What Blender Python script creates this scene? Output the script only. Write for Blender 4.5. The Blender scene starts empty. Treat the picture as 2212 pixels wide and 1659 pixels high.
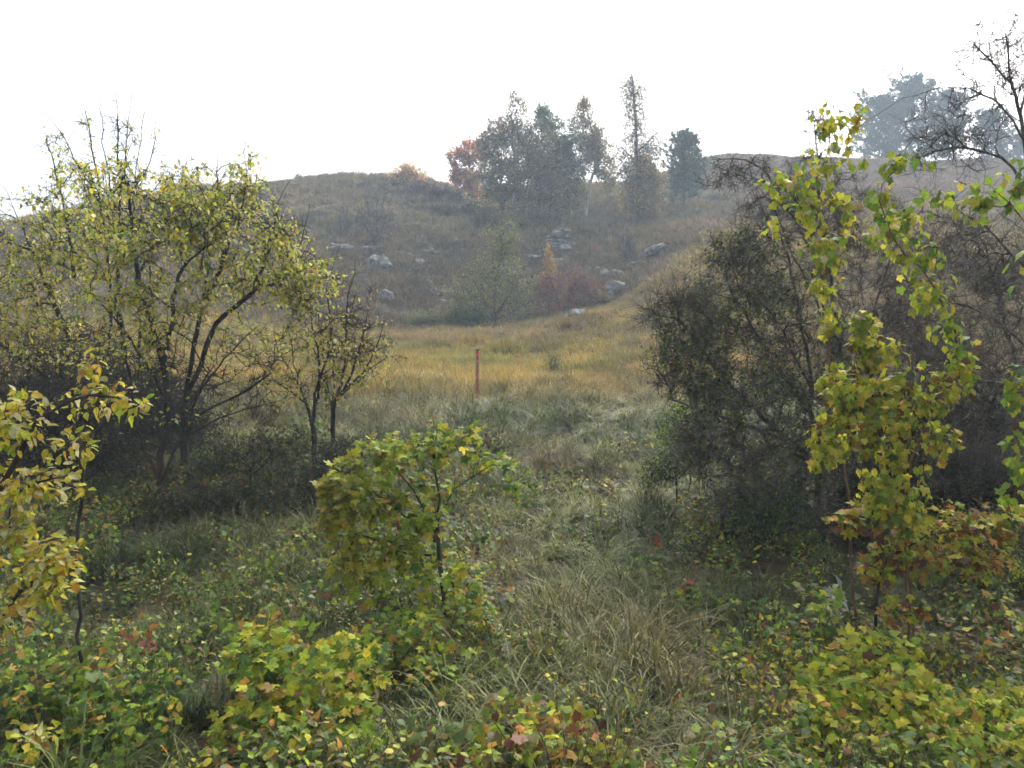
import bpy, math, random
import numpy as np
from mathutils import Matrix, Vector, noise as mnoise

# ------------------------------------------------------------------ camera, sky, sun, exposure
scene = bpy.context.scene
COL = scene.collection
CAMZ = 3.0
FPX, CX, CY = 1728.0, 1106.0, 829.5          # focal length and centre for a 2212 x 1659 picture
cam_d = bpy.data.cameras.new('camera'); cam = bpy.data.objects.new('camera', cam_d); COL.objects.link(cam)
cam_d.sensor_width = 36.0; cam_d.lens = 36.0 * FPX / 2212.0
cam_d.clip_start = 0.05; cam_d.clip_end = 3000
cam.location = (0, 0, CAMZ); cam.rotation_euler = (math.radians(90), 0, 0)
scene.camera = cam

SUN_EL, SUN_AZ = math.radians(48), math.radians(25)
world = bpy.data.worlds.new('World'); scene.world = world; world.use_nodes = True
nt = world.node_tree; nt.nodes.clear()
sky = nt.nodes.new('ShaderNodeTexSky'); sky.sky_type = 'NISHITA'; sky.sun_disc = False
sky.sun_elevation = SUN_EL; sky.sun_rotation = SUN_AZ
sky.air_density = 1.0; sky.dust_density = 6.0; sky.ozone_density = 1.0
hs = nt.nodes.new('ShaderNodeHueSaturation'); hs.inputs['Saturation'].default_value = 0.42
bg = nt.nodes.new('ShaderNodeBackground'); bg.inputs['Strength'].default_value = 0.15
wo = nt.nodes.new('ShaderNodeOutputWorld')
nt.links.new(sky.outputs[0], hs.inputs['Color']); nt.links.new(hs.outputs[0], bg.inputs['Color']); nt.links.new(bg.outputs[0], wo.inputs['Surface'])

sd = bpy.data.lights.new('sun', 'SUN'); sd.energy = 1.2; sd.angle = math.radians(25); sd.color = (1.0, 0.985, 0.96)
so = bpy.data.objects.new('sun', sd); COL.objects.link(so)
sdir = Vector((math.sin(SUN_AZ) * math.cos(SUN_EL), math.cos(SUN_AZ) * math.cos(SUN_EL), math.sin(SUN_EL)))
so.rotation_euler = sdir.to_track_quat('Z', 'Y').to_euler(); so.location = (0, 0, 60)

scene.view_settings.view_transform = 'Standard'; scene.view_settings.look = 'None'
scene.view_settings.gamma = 1.0; scene.view_settings.exposure = 1.3
scene.view_settings.use_curve_mapping = False
scene.render.engine = 'CYCLES'
scene.cycles.max_bounces = 4; scene.cycles.diffuse_bounces = 2; scene.cycles.transmission_bounces = 2; scene.cycles.glossy_bounces = 1
scene.cycles.use_adaptive_sampling = True; scene.cycles.adaptive_threshold = 0.06; scene.cycles.adaptive_min_samples = 16
scene.cycles.volume_bounces = 0; scene.cycles.use_denoising = True
scene.cycles.time_limit = 900
HAZE = 0.0020
scene.cycles.filter_width = 1.65

rng = np.random.default_rng(7)
random.seed(7)

# ------------------------------------------------------------------ helpers
def W(dx, dy, d):
    return np.array([(dx - CX) / FPX * d, d, CAMZ - (dy - CY) / FPX * d])

def mk_mesh(name, V, F, col=None, smooth=False):
    V = np.asarray(V, np.float32); F = np.asarray(F, np.int32)
    k = F.shape[1]; n = len(F)
    me = bpy.data.meshes.new(name)
    me.vertices.add(len(V)); me.vertices.foreach_set('co', V.ravel())
    me.loops.add(n * k); me.loops.foreach_set('vertex_index', F.ravel())
    me.polygons.add(n); me.polygons.foreach_set('loop_start', np.arange(0, n * k, k, dtype=np.int32))
    me.polygons.foreach_set('loop_total', np.full(n, k, np.int32))
    if smooth: me.polygons.foreach_set('use_smooth', np.ones(n, bool))
    if col is not None:
        a = me.attributes.new('col', 'FLOAT_COLOR', 'POINT')
        c = np.ones((len(V), 4), np.float32); c[:, :3] = col
        a.data.foreach_set('color', c.ravel())
    me.update(calc_edges=True)
    return me

def add_obj(name, me, mat=None, parent=None, loc=None):
    o = bpy.data.objects.new(name, me); COL.objects.link(o)
    if mat is not None and me is not None and len(me.materials) == 0: me.materials.append(mat)
    if parent is not None: o.parent = parent
    if loc is not None: o.location = loc
    return o

def tag(o, label=None, cat=None, group=None, kind=None):
    if label: o['label'] = label
    if cat: o['category'] = cat
    if group: o['group'] = group
    if kind: o['kind'] = kind
    return o

GROUPS = {'limestone_rock': 'rocks on the hill slopes', 'rock_ledge': 'rock ledges on the hill slopes', 'creeper_bush': 'leafy creeper mounds in the foreground', 'dark_scrub': 'dark scrub under the trees',
          'climbing_vine': 'vine strands over the bare trees', 'bramble_tangle': 'bramble tangles under the left trees', 'green_shrub': 'green shrubs round the hawthorn', 'red_leaf_cluster': 'red leaf clusters in the grass',
          'yellow_seedling': 'pale seedlings in the grass', 'tall_herb': 'tall green herbs in the foreground', 'horsetail_clump': 'horsetail clumps in the foreground', 'trailing_stem': 'loose stems and runners in the foreground',
          'bare_bush': 'bare bushes on the hill', 'understorey_shrub': 'shrubs under the birch clump', 'dark_bush': 'low dark bushes in the hollow', 'birch_tree': 'birches of the ridge clump', 'slim_plum': 'slim shrubs on the bank',
          'red_shrub': 'tiny red shrubs on the slope', 'bare_hawthorn': 'bare hawthorns on the right', 'maple_sapling': 'young maples on the near bank'}
def thing(name, loc, label, cat, group=None):
    group = group or GROUPS.get(name)
    o = bpy.data.objects.new(name, None); COL.objects.link(o)
    o.location = [float(v) for v in loc]; o.empty_display_size = 0.1
    return tag(o, label, cat, group)

def hash2(ix, iy, s):
    h = (ix.astype(np.int64) * 374761393 + iy.astype(np.int64) * 668265263 + s * 1442695041) & 0xffffffff
    h = ((h ^ (h >> 13)) * 1274126177) & 0xffffffff
    return ((h ^ (h >> 16)) & 0xffff) / 65535.0
def vnoise(x, y, s=0):
    x = np.asarray(x, float); y = np.asarray(y, float)
    ix = np.floor(x); iy = np.floor(y); fx = x - ix; fy = y - iy
    fx = fx * fx * (3 - 2 * fx); fy = fy * fy * (3 - 2 * fy)
    a = hash2(ix, iy, s); b = hash2(ix + 1, iy, s); c = hash2(ix, iy + 1, s); d = hash2(ix + 1, iy + 1, s)
    return (a + (b - a) * fx) * (1 - fy) + (c + (d - c) * fx) * fy
def fbm(x, y, s=0, o=3):
    v = 0; a = 0.5; t = 0
    for i in range(o):
        v = v + a * vnoise(x * 2 ** i + 17.3 * i, y * 2 ** i - 9.1 * i, s + i); t += a; a *= 0.5
    return v / t

# ------------------------------------------------------------------ materials
def new_mat(name):
    m = bpy.data.materials.new(name); m.use_nodes = True; n = m.node_tree; n.nodes.clear()
    out = n.nodes.new('ShaderNodeOutputMaterial'); return m, n, out
def N(n, t, **kw):
    x = n.nodes.new(t)
    for k, v in kw.items(): setattr(x, k, v)
    return x
def ramp(n, stops):
    r = N(n, 'ShaderNodeValToRGB'); e = r.color_ramp.elements
    while len(e) < len(stops): e.new(0.5)
    for i, (p, c) in enumerate(stops): e[i].position = p; e[i].color = (*c, 1)
    return r

def leaf_mat(name, src, transl=0.48, rough=0.5, spec=0.14, mottle=0.35):
    """src: 'attr' (per-vertex colour), 'obj' (object colour), 'inst' (vertex colour times instance tint)"""
    m, n, out = new_mat(name)
    if src == 'obj':
        c = N(n, 'ShaderNodeObjectInfo').outputs['Color']
    else:
        c = N(n, 'ShaderNodeAttribute', attribute_name='col').outputs['Color']
        if src == 'inst':
            t = N(n, 'ShaderNodeAttribute', attribute_type='INSTANCER', attribute_name='tint')
            mx = N(n, 'ShaderNodeMix', data_type='RGBA', blend_type='MULTIPLY'); mx.inputs[0].default_value = 1
            n.links.new(c, mx.inputs[6]); n.links.new(t.outputs['Color'], mx.inputs[7]); c = mx.outputs[2]
    tc = N(n, 'ShaderNodeTexCoord'); nz = N(n, 'ShaderNodeTexNoise'); nz.inputs['Scale'].default_value = 26 if src != 'obj' else 5
    nz.inputs['Detail'].default_value = 3
    n.links.new(tc.outputs['Object'], nz.inputs['Vector'])
    mr = N(n, 'ShaderNodeMapRange'); mr.inputs[1].default_value = 0.3; mr.inputs[2].default_value = 0.7
    mr.inputs[3].default_value = 1 - mottle; mr.inputs[4].default_value = 1 + mottle * 0.6
    n.links.new(nz.outputs[0], mr.inputs[0])
    vm = N(n, 'ShaderNodeVectorMath', operation='SCALE'); n.links.new(c, vm.inputs[0]); n.links.new(mr.outputs[0], vm.inputs['Scale'])
    res = vm.outputs[0]
    if src in ('obj', 'attr'):          # brown autumn blotches
        n2 = N(n, 'ShaderNodeTexNoise'); n2.inputs['Scale'].default_value = 40 if src == 'attr' else 6; n2.inputs['Detail'].default_value = 2
        oi = N(n, 'ShaderNodeObjectInfo'); ad = N(n, 'ShaderNodeVectorMath', operation='ADD'); n.links.new(tc.outputs['Object'], ad.inputs[0]); n.links.new(oi.outputs['Location'], ad.inputs[1])
        n.links.new(ad.outputs[0], n2.inputs['Vector']); n.links.new(ad.outputs[0], nz.inputs['Vector'])
        m2 = N(n, 'ShaderNodeMapRange'); m2.inputs[1].default_value = 0.66; m2.inputs[2].default_value = 0.77; m2.inputs[4].default_value = 0.75; n.links.new(n2.outputs[0], m2.inputs[0])
        mx2 = N(n, 'ShaderNodeMix', data_type='RGBA'); n.links.new(m2.outputs[0], mx2.inputs[0]); n.links.new(res, mx2.inputs[6]); mx2.inputs[7].default_value = (0.13, 0.07, 0.025, 1); res = mx2.outputs[2]
    bs = N(n, 'ShaderNodeBsdfPrincipled'); bs.inputs['Roughness'].default_value = rough; bs.inputs['Specular IOR Level'].default_value = spec
    n.links.new(res, bs.inputs['Base Color'])
    tr = N(n, 'ShaderNodeBsdfTranslucent'); n.links.new(res, tr.inputs['Color'])
    ms = N(n, 'ShaderNodeMixShader'); ms.inputs[0].default_value = transl
    n.links.new(bs.outputs[0], ms.inputs[1]); n.links.new(tr.outputs[0], ms.inputs[2]); n.links.new(ms.outputs[0], out.inputs['Surface'])
    return m

def bark_mat(name, c1, c2, c3, scale=14, bands=False):
    m, n, out = new_mat(name)
    tc = N(n, 'ShaderNodeTexCoord'); mp = N(n, 'ShaderNodeMapping'); mp.inputs['Scale'].default_value = (1, 1, 0.3)
    n.links.new(tc.outputs['Object'], mp.inputs['Vector'])
    nz = N(n, 'ShaderNodeTexNoise'); nz.inputs['Scale'].default_value = scale; nz.inputs['Detail'].default_value = 5
    n.links.new(mp.outputs[0], nz.inputs['Vector'])
    r = ramp(n, [(0.32, c1), (0.5, c2), (0.7, c3)]); n.links.new(nz.outputs[0], r.inputs[0])
    bs = N(n, 'ShaderNodeBsdfPrincipled'); bs.inputs['Roughness'].default_value = 0.9; bs.inputs['Specular IOR Level'].default_value = 0.15
    n.links.new(r.outputs[0], bs.inputs['Base Color'])
    bp = N(n, 'ShaderNodeBump'); bp.inputs['Strength'].default_value = 0.6; bp.inputs['Distance'].default_value = 0.02
    n.links.new(nz.outputs[0], bp.inputs['Height']); n.links.new(bp.outputs[0], bs.inputs['Normal'])
    n.links.new(bs.outputs[0], out.inputs['Surface'])
    return m

M = {}
M['leaf'] = leaf_mat('leaf_mass', 'attr')
M['leaf_obj'] = leaf_mat('leaf_single', 'obj', mottle=0.3)
M['far_leaf'] = leaf_mat('far_foliage', 'attr', transl=0.55, rough=0.8, spec=0.1)
M['needle'] = leaf_mat('pine_needles', 'attr', transl=0.1, rough=0.7, spec=0.15)
M['grass'] = leaf_mat('grass_blades', 'inst', transl=0.25, rough=0.5, spec=0.2, mottle=0.2)
M['weed'] = leaf_mat('weed_leaves', 'inst', transl=0.3, rough=0.55, spec=0.25, mottle=0.25)
M['bark'] = bark_mat('dark_bark', (0.018, 0.015, 0.012), (0.036, 0.030, 0.025), (0.075, 0.07, 0.055))
M['bark_grey'] = bark_mat('grey_lichen_bark', (0.042, 0.034, 0.026), (0.10, 0.086, 0.066), (0.20, 0.19, 0.145))
def bark_two_tone(name):
    m = bark_mat(name, (0.018, 0.015, 0.012), (0.036, 0.030, 0.025), (0.075, 0.07, 0.055)); n = m.node_tree
    bs = [q for q in n.nodes if q.type == 'BSDF_PRINCIPLED'][0]; src = bs.inputs['Base Color'].links[0].from_socket
    tc = [q for q in n.nodes if q.type == 'TEX_COORD'][0]; sp = N(n, 'ShaderNodeSeparateXYZ'); n.links.new(tc.outputs['Object'], sp.inputs[0])
    mr = N(n, 'ShaderNodeMapRange'); mr.inputs[1].default_value = 0.35; mr.inputs[2].default_value = 1.1; mr.inputs[3].default_value = 0.8; mr.inputs[4].default_value = 0.0; n.links.new(sp.outputs[2], mr.inputs[0])
    mx = N(n, 'ShaderNodeMix', data_type='RGBA'); n.links.new(mr.outputs[0], mx.inputs[0]); n.links.new(src, mx.inputs[6]); mx.inputs[7].default_value = (0.085, 0.04, 0.03, 1); n.links.new(mx.outputs[2], bs.inputs['Base Color'])
    return m
M['bark_two_tone'] = bark_two_tone('bark_with_red_algae')
M['bark_red'] = bark_mat('reddish_bark', (0.03, 0.015, 0.011), (0.065, 0.032, 0.024), (0.10, 0.055, 0.042))
M['bark_far'] = bark_mat('far_bark', (0.05, 0.045, 0.042), (0.09, 0.08, 0.075), (0.13, 0.12, 0.115), 5)
M['birch'] = bark_mat('birch_bark', (0.10, 0.09, 0.085), (0.55, 0.53, 0.50), (0.68, 0.66, 0.63), 3)
M['stem'] = bark_mat('brown_stem', (0.10, 0.055, 0.03), (0.16, 0.09, 0.05), (0.22, 0.14, 0.08), 20)
M['stem_green'] = bark_mat('yellow_green_stem', (0.16, 0.14, 0.04), (0.22, 0.19, 0.06), (0.28, 0.23, 0.09), 20)

def ground_material():
    m, n, out = new_mat('soil_and_thatch')
    tc = N(n, 'ShaderNodeTexCoord')
    n1 = N(n, 'ShaderNodeTexNoise'); n1.inputs['Scale'].default_value = 0.35; n1.inputs['Detail'].default_value = 6
    n2 = N(n, 'ShaderNodeTexNoise'); n2.inputs['Scale'].default_value = 7; n2.inputs['Detail'].default_value = 6
    n.links.new(tc.outputs['Object'], n1.inputs['Vector']); n.links.new(tc.outputs['Object'], n2.inputs['Vector'])
    r1 = ramp(n, [(0.3, (0.035, 0.03, 0.02)), (0.5, (0.06, 0.05, 0.03)), (0.7, (0.085, 0.068, 0.04))])
    r2 = ramp(n, [(0.3, (0.45, 0.43, 0.4)), (0.7, (1.25, 1.25, 1.2))])
    n.links.new(n1.outputs[0], r1.inputs[0]); n.links.new(n2.outputs[0], r2.inputs[0])
    mx = N(n, 'ShaderNodeMix', data_type='RGBA', blend_type='MULTIPLY'); mx.inputs[0].default_value = 1
    n.links.new(r1.outputs[0], mx.inputs[6]); n.links.new(r2.outputs[0], mx.inputs[7])
    bs = N(n, 'ShaderNodeBsdfPrincipled'); bs.inputs['Roughness'].default_value = 1; bs.inputs['Specular IOR Level'].default_value = 0.05
    n.links.new(mx.outputs[2], bs.inputs['Base Color'])
    bp = N(n, 'ShaderNodeBump'); bp.inputs['Strength'].default_value = 0.8; bp.inputs['Distance'].default_value = 0.1
    n.links.new(n2.outputs[0], bp.inputs['Height']); n.links.new(bp.outputs[0], bs.inputs['Normal'])
    n.links.new(bs.outputs[0], out.inputs['Surface'])
    return m
def rock_material():
    m, n, out = new_mat('lichen_rock')
    tc = N(n, 'ShaderNodeTexCoord')
    n1 = N(n, 'ShaderNodeTexNoise'); n1.inputs['Scale'].default_value = 2.2; n1.inputs['Detail'].default_value = 8; n1.inputs['Roughness'].default_value = 0.65
    n2 = N(n, 'ShaderNodeTexVoronoi'); n2.inputs['Scale'].default_value = 3.5; n2.feature = 'DISTANCE_TO_EDGE'
    n.links.new(tc.outputs['Object'], n1.inputs['Vector']); n.links.new(tc.outputs['Object'], n2.inputs['Vector'])
    r = ramp(n, [(0.32, (0.06, 0.056, 0.05)), (0.45, (0.21, 0.205, 0.19)), (0.56, (0.34, 0.335, 0.315)), (0.7, (0.50, 0.51, 0.47))])
    n.links.new(n1.outputs[0], r.inputs[0])
    r2 = ramp(n, [(0.0, (0.35, 0.34, 0.33)), (0.06, (1, 1, 1))]); n.links.new(n2.outputs[0], r2.inputs[0])
    mx = N(n, 'ShaderNodeMix', data_type='RGBA', blend_type='MULTIPLY'); mx.inputs[0].default_value = 0.8
    n.links.new(r.outputs[0], mx.inputs[6]); n.links.new(r2.outputs[0], mx.inputs[7])
    bs = N(n, 'ShaderNodeBsdfPrincipled'); bs.inputs['Roughness'].default_value = 0.95; bs.inputs['Specular IOR Level'].default_value = 0.1
    n.links.new(mx.outputs[2], bs.inputs['Base Color'])
    bp = N(n, 'ShaderNodeBump'); bp.inputs['Strength'].default_value = 1; bp.inputs['Distance'].default_value = 0.12
    n.links.new(n1.outputs[0], bp.inputs['Height']); n.links.new(bp.outputs[0], bs.inputs['Normal'])
    n.links.new(bs.outputs[0], out.inputs['Surface'])
    return m
def paint_mat(name, c1, c2, rough=0.7, chip=None):
    m, n, out = new_mat(name)
    tc = N(n, 'ShaderNodeTexCoord'); nz = N(n, 'ShaderNodeTexNoise'); nz.inputs['Scale'].default_value = 25; nz.inputs['Detail'].default_value = 6
    n.links.new(tc.outputs['Object'], nz.inputs['Vector'])
    r = ramp(n, [(0.35, c1), (0.6, c2)] if chip is None else [(0.36, chip), (0.42, c1), (0.62, c2)]); n.links.new(nz.outputs[0], r.inputs[0])
    bs = N(n, 'ShaderNodeBsdfPrincipled'); bs.inputs['Roughness'].default_value = rough; bs.inputs['Specular IOR Level'].default_value = 0.2
    n.links.new(r.outputs[0], bs.inputs['Base Color'])
    bp = N(n, 'ShaderNodeBump'); bp.inputs['Strength'].default_value = 0.5; bp.inputs['Distance'].default_value = 0.005
    n.links.new(nz.outputs[0], bp.inputs['Height']); n.links.new(bp.outputs[0], bs.inputs['Normal'])
    n.links.new(bs.outputs[0], out.inputs['Surface']); return m
M['ground'] = ground_material(); M['rock'] = rock_material()

# ------------------------------------------------------------------ terrain
cols = {
 -500: [(1659,5.3),(1400,8.0),(1200,10.2),(1080,12.5),(950,16),(860,20),(800,27),(740,36),(690,48),(640,60),(600,72)],
 0:    [(1659,5.2),(1400,7.9),(1200,10.2),(1080,12.3),(950,15.5),(860,19.5),(800,26),(730,36),(660,47),(590,58),(530,68),(492,77)],
 350:  [(1659,5.2),(1400,7.8),(1200,10.2),(1090,12.0),(960,14.8),(870,18.5),(800,25),(740,33),(680,43),(600,54),(520,64),(450,74),(420,80)],
 700:  [(1659,5.2),(1400,7.8),(1200,10.4),(1050,13.0),(950,15.5),(875,18.5),(800,25),(745,33),(716,41),(660,48),(590,55),(510,64),(440,74),(385,83)],
 900:  [(1400,7.8),(1200,10.5),(1050,13.2),(950,15.8),(872,18.8),(812,24),(755,32),(720,39),(738,43.5),(700,48.5),(620,54),(560,59),(490,67),(430,76),(392,84)],
 1106: [(1659,5.2),(1400,7.8),(1200,10.6),(1050,13.5),(950,16.0),(870,19.0),(825,23),(760,31),(716,38.5),(742,43),(735,47.5),(655,54),(570,60),(500,67),(470,73),(440,82),(428,92)],
 1300: [(1400,7.8),(1200,10.6),(1050,13.5),(950,15.8),(872,18.6),(812,23.5),(735,31),(666,37.5),(700,42),(672,46.5),(600,52),(540,58),(480,68),(430,80),(402,92)],
 1400: [(1050,13.2),(950,15.6),(876,18.3),(800,23.5),(725,30.5),(660,36),(606,41),(622,46),(575,52),(525,60),(465,72),(412,88),(385,101)],
 1480: [(1659,5.2),(1400,7.8),(1200,10.4),(1050,13.0),(950,15.4),(880,18),(800,23.5),(720,30),(640,37),(560,46.5),(512,57),(455,72),(404,93),(372,113)],
 1750: [(1400,7.8),(1200,10.2),(1050,12.6),(950,14.8),(870,18),(780,23.5),(690,30),(600,38.5),(530,48),(460,64),(404,86),(359,113)],
 2100: [(1659,5.2),(1400,7.8),(1200,10.0),(1050,12.4),(950,14.6),(860,18),(770,23.5),(680,30.5),(590,39.5),(520,50),(460,64),(402,86),(358,114)],
 2700: [(1659,5.2),(1400,7.8),(1200,10.0),(1050,12.4),(950,14.6),(860,18),(770,23.5),(680,30.5),(590,39.5),(520,50),(460,64),(402,86),(362,114)],
}
ctrl = []
for dx, l in cols.items():
    for dy, d in l: ctrl.append(W(dx, dy, d))
    p = W(dx, l[-1][0], l[-1][1])
    ctrl.append(np.array([p[0] * 1.15, p[1] + 22, p[2] - 2.0])); ctrl.append(np.array([p[0] * 1.5, p[1] + 90, p[2] - 9.0]))
for x in (-140, -60, -20, -5, 5, 20, 60, 140):
    for y in (3, -8, -40):
        ctrl.append(np.array([x, y, CAMZ - 2.5 if y > 0 else CAMZ - 2.3]))
for x, y, z in ((-120,20,3),(-120,60,9),(-140,110,12),(120,20,4),(130,60,14),(150,110,28),(-200,230,5),(0,260,12),(200,230,20)):
    ctrl.append(np.array([x, y, z], float))
ctrl = np.array(ctrl)
def tps_fit(C, lam=0.02):
    S = 20.0; P = C[:, :2] / S
    r2 = ((P[:, None] - P[None]) ** 2).sum(-1); K = 0.5 * r2 * np.log(r2 + 1e-12)
    n = len(P); A = np.zeros((n + 3, n + 3)); A[:n, :n] = K + lam * np.eye(n) * 0.05
    A[:n, n] = 1; A[:n, n + 1:] = P; A[n, :n] = 1; A[n + 1:, :n] = P.T
    b = np.zeros(n + 3); b[:n] = C[:, 2]
    return np.linalg.solve(A, b), P, S
TW, TP, TS = tps_fit(ctrl)
def gz(x, y, detail=True):
    x = np.atleast_1d(np.asarray(x, float)); y = np.atleast_1d(np.asarray(y, float))
    out = np.empty(len(x))
    for i in range(0, len(x), 20000):
        q = np.stack([x[i:i+20000], y[i:i+20000]], 1) / TS
        r2 = ((q[:, None] - TP[None]) ** 2).sum(-1)
        out[i:i+20000] = (0.5 * r2 * np.log(r2 + 1e-12)) @ TW[:-3] + TW[-3] + q @ TW[-2:]
    if detail:
        w = np.clip((y - 4) / 8, 0, 1)
        out = out + w * (0.42 * (fbm(x / 1.6, y / 1.6, 5) - 0.5) + np.clip(y / 60, 0, 1) * 1.0 * (fbm(x / 7, y / 7, 9) - 0.5))
    return out
def hit(dx, dy, d0=3.5, d1=140.0):
    d = np.concatenate([np.arange(d0, 30, 0.05), np.arange(30, d1, 0.15)])
    x = (dx - CX) / FPX * d; z = CAMZ - (dy - CY) / FPX * d
    g = gz(x, d); k = np.nonzero(z <= g)[0]
    i = k[0] if len(k) else len(d) - 1
    return np.array([x[i], d[i], g[i]])

ys = np.concatenate([np.linspace(-60, 3, 22)[:-1], 3 + (np.exp(np.linspace(0, 4.2, 280)) - 1) / (math.exp(4.2) - 1) * 257])
us = np.linspace(-1, 1, 221); us = 0.55 * us + 0.45 * us ** 3
gx = us[None, :] * (26 + 1.45 * np.clip(ys, 0, None))[:, None] * 1.0
gx = np.where(ys[:, None] < 3, us[None, :] * 60, us[None, :] * (60 + 1.0 * (ys[:, None] - 3)))
gy = np.repeat(ys[:, None], 221, 1)
gv = np.stack([gx.ravel(), gy.ravel(), gz(gx.ravel(), gy.ravel())], 1)
r_, c_ = len(ys), 221
ii = (np.arange(r_ - 1)[:, None] * c_ + np.arange(c_ - 1)[None]).ravel()
gf = np.stack([ii, ii + 1, ii + c_ + 1, ii + c_], 1)
ground = add_obj('hillside_ground', mk_mesh('hillside_ground', gv, gf, smooth=True), M['ground'])
tag(ground, 'rough hillside ground under the autumn grass', kind='structure')

# ------------------------------------------------------------------ grass and weeds (uncountable: instanced)
def blade(L, w, lean, az, curl, seg, r):
    """one tapered bent blade from the origin; returns verts, tri faces"""
    t = np.linspace(0, 1, seg + 1)
    ang = lean + curl * t ** 1.3
    ds = L / seg
    hx = np.concatenate([[0], np.cumsum(np.sin(ang[:-1]) * ds)]); hz = np.concatenate([[0], np.cumsum(np.cos(ang[:-1]) * ds)])
    ww = w * (1 - t ** 1.6) * 0.5 + 0.0004
    tw = r.uniform(-0.7, 0.7)
    ca, sa = math.cos(az), math.sin(az); cb, sb = math.cos(az + math.pi / 2 + tw), math.sin(az + math.pi / 2 + tw)
    c = np.stack([hx * ca, hx * sa, hz], 1); o = np.stack([ww * cb, ww * sb, 0 * ww], 1)
    V = np.concatenate([c - o, c + o]); m = seg + 1
    F = []
    for i in range(seg):
        F += [[i, m + i, m + i + 1], [i, m + i + 1, i + 1]]
    return V, np.array(F)
def grass_patch(name, size, per_m2, L, w, spread, lean, curl, seg, bias=0.0, colvar=0.3, seed=0, straw=0.25, tus=26):
    """a square patch of turf: blades gathered into tussocks, thinning out towards its rim"""
    r = np.random.default_rng(seed); VV = []; FF = []; CC = []; off = 0
    nb = int(per_m2 * size * size); nc = max(4, nb // tus)
    cp = np.clip(r.normal(0, 0.3, (nc, 2)), -0.62, 0.62) * size; ch = r.uniform(0.45, 1.35, nc); caz = r.normal(-math.pi / 2, 0.5, nc)
    cc = r.uniform(1 - colvar, 1 + colvar, (nc, 1)) * np.stack([np.ones(nc), r.uniform(0.9, 1.08, nc), r.uniform(0.75, 1.15, nc)], 1)
    for i in range(nb):
        c = r.integers(nc); off2 = r.normal(0, spread, 2); q = cp[c] + off2
        if r.random() < bias: az = caz[c] + r.normal(0, 0.45)
        else: az = math.atan2(off2[1], off2[0]) + r.normal(0, 0.8)
        v, f = blade(r.uniform(*L) * ch[c], w * r.uniform(0.6, 1.25), abs(r.normal(lean, 0.25)), az, max(0.1, r.normal(curl, 0.5)), seg, r)
        v = v + np.array([q[0], q[1], -0.03])
        col = cc[c] * r.uniform(0.78, 1.22)
        if r.random() < straw: col = col * np.array([1.5, 1.34, 1.25])
        VV.append(v); FF.append(f + off); off += len(v); CC.append(np.repeat(col[None], len(v), 0))
    me = mk_mesh(name, np.concatenate(VV), np.concatenate(FF), np.concatenate(CC), True)
    me.materials.append(M['grass'])
    return bpy.data.objects.new(name, me)

def scatter(name, label, cat, sources, P, rot, scl, tint, idx):
    """one object: a mesh of points whose geometry nodes put a source clump on each point"""
    col = bpy.data.collections.new(name + '_sources')
    for s in sources: col.objects.link(s)
    me = bpy.data.meshes.new(name); me.vertices.add(len(P)); me.vertices.foreach_set('co', np.asarray(P, np.float32).ravel())
    a = me.attributes.new('rot', 'FLOAT_VECTOR', 'POINT'); a.data.foreach_set('vector', np.asarray(rot, np.float32).ravel())
    a = me.attributes.new('scl', 'FLOAT_VECTOR', 'POINT'); a.data.foreach_set('vector', np.asarray(scl, np.float32).ravel())
    a = me.attributes.new('idx', 'INT', 'POINT'); a.data.foreach_set('value', np.asarray(idx, np.int32))
    a = me.attributes.new('tint', 'FLOAT_COLOR', 'POINT'); c = np.ones((len(P), 4), np.float32); c[:, :3] = tint; a.data.foreach_set('color', c.ravel())
    o = add_obj(name, me)
    g = bpy.data.node_groups.new(name + '_nodes', 'GeometryNodeTree')
    g.interface.new_socket('Geometry', in_out='INPUT', socket_type='NodeSocketGeometry')
    g.interface.new_socket('Geometry', in_out='OUTPUT', socket_type='NodeSocketGeometry')
    gi = g.nodes.new('NodeGroupInput'); go = g.nodes.new('NodeGroupOutput')
    ip = g.nodes.new('GeometryNodeInstanceOnPoints'); ci = g.nodes.new('GeometryNodeCollectionInfo')
    ci.inputs['Collection'].default_value = col; ci.inputs['Separate Children'].default_value = True; ci.inputs['Reset Children'].default_value = True
    def na(nm, t):
        x = g.nodes.new('GeometryNodeInputNamedAttribute'); x.data_type = t; x.inputs['Name'].default_value = nm; return x.outputs['Attribute']
    e = g.nodes.new('FunctionNodeEulerToRotation')
    L = g.links.new
    L(gi.outputs[0], ip.inputs['Points']); L(ci.outputs[0], ip.inputs['Instance']); ip.inputs['Pick Instance'].default_value = True
    L(na('idx', 'INT'), ip.inputs['Instance Index']); L(na('rot', 'FLOAT_VECTOR'), e.inputs[0]); L(e.outputs[0], ip.inputs['Rotation'])
    L(na('scl', 'FLOAT_VECTOR'), ip.inputs['Scale']); L(ip.outputs[0], go.inputs[0])
    md = o.modifiers.new('scatter', 'NODES'); md.node_group = g
    return tag(o, label, cat, kind='stuff')

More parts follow.
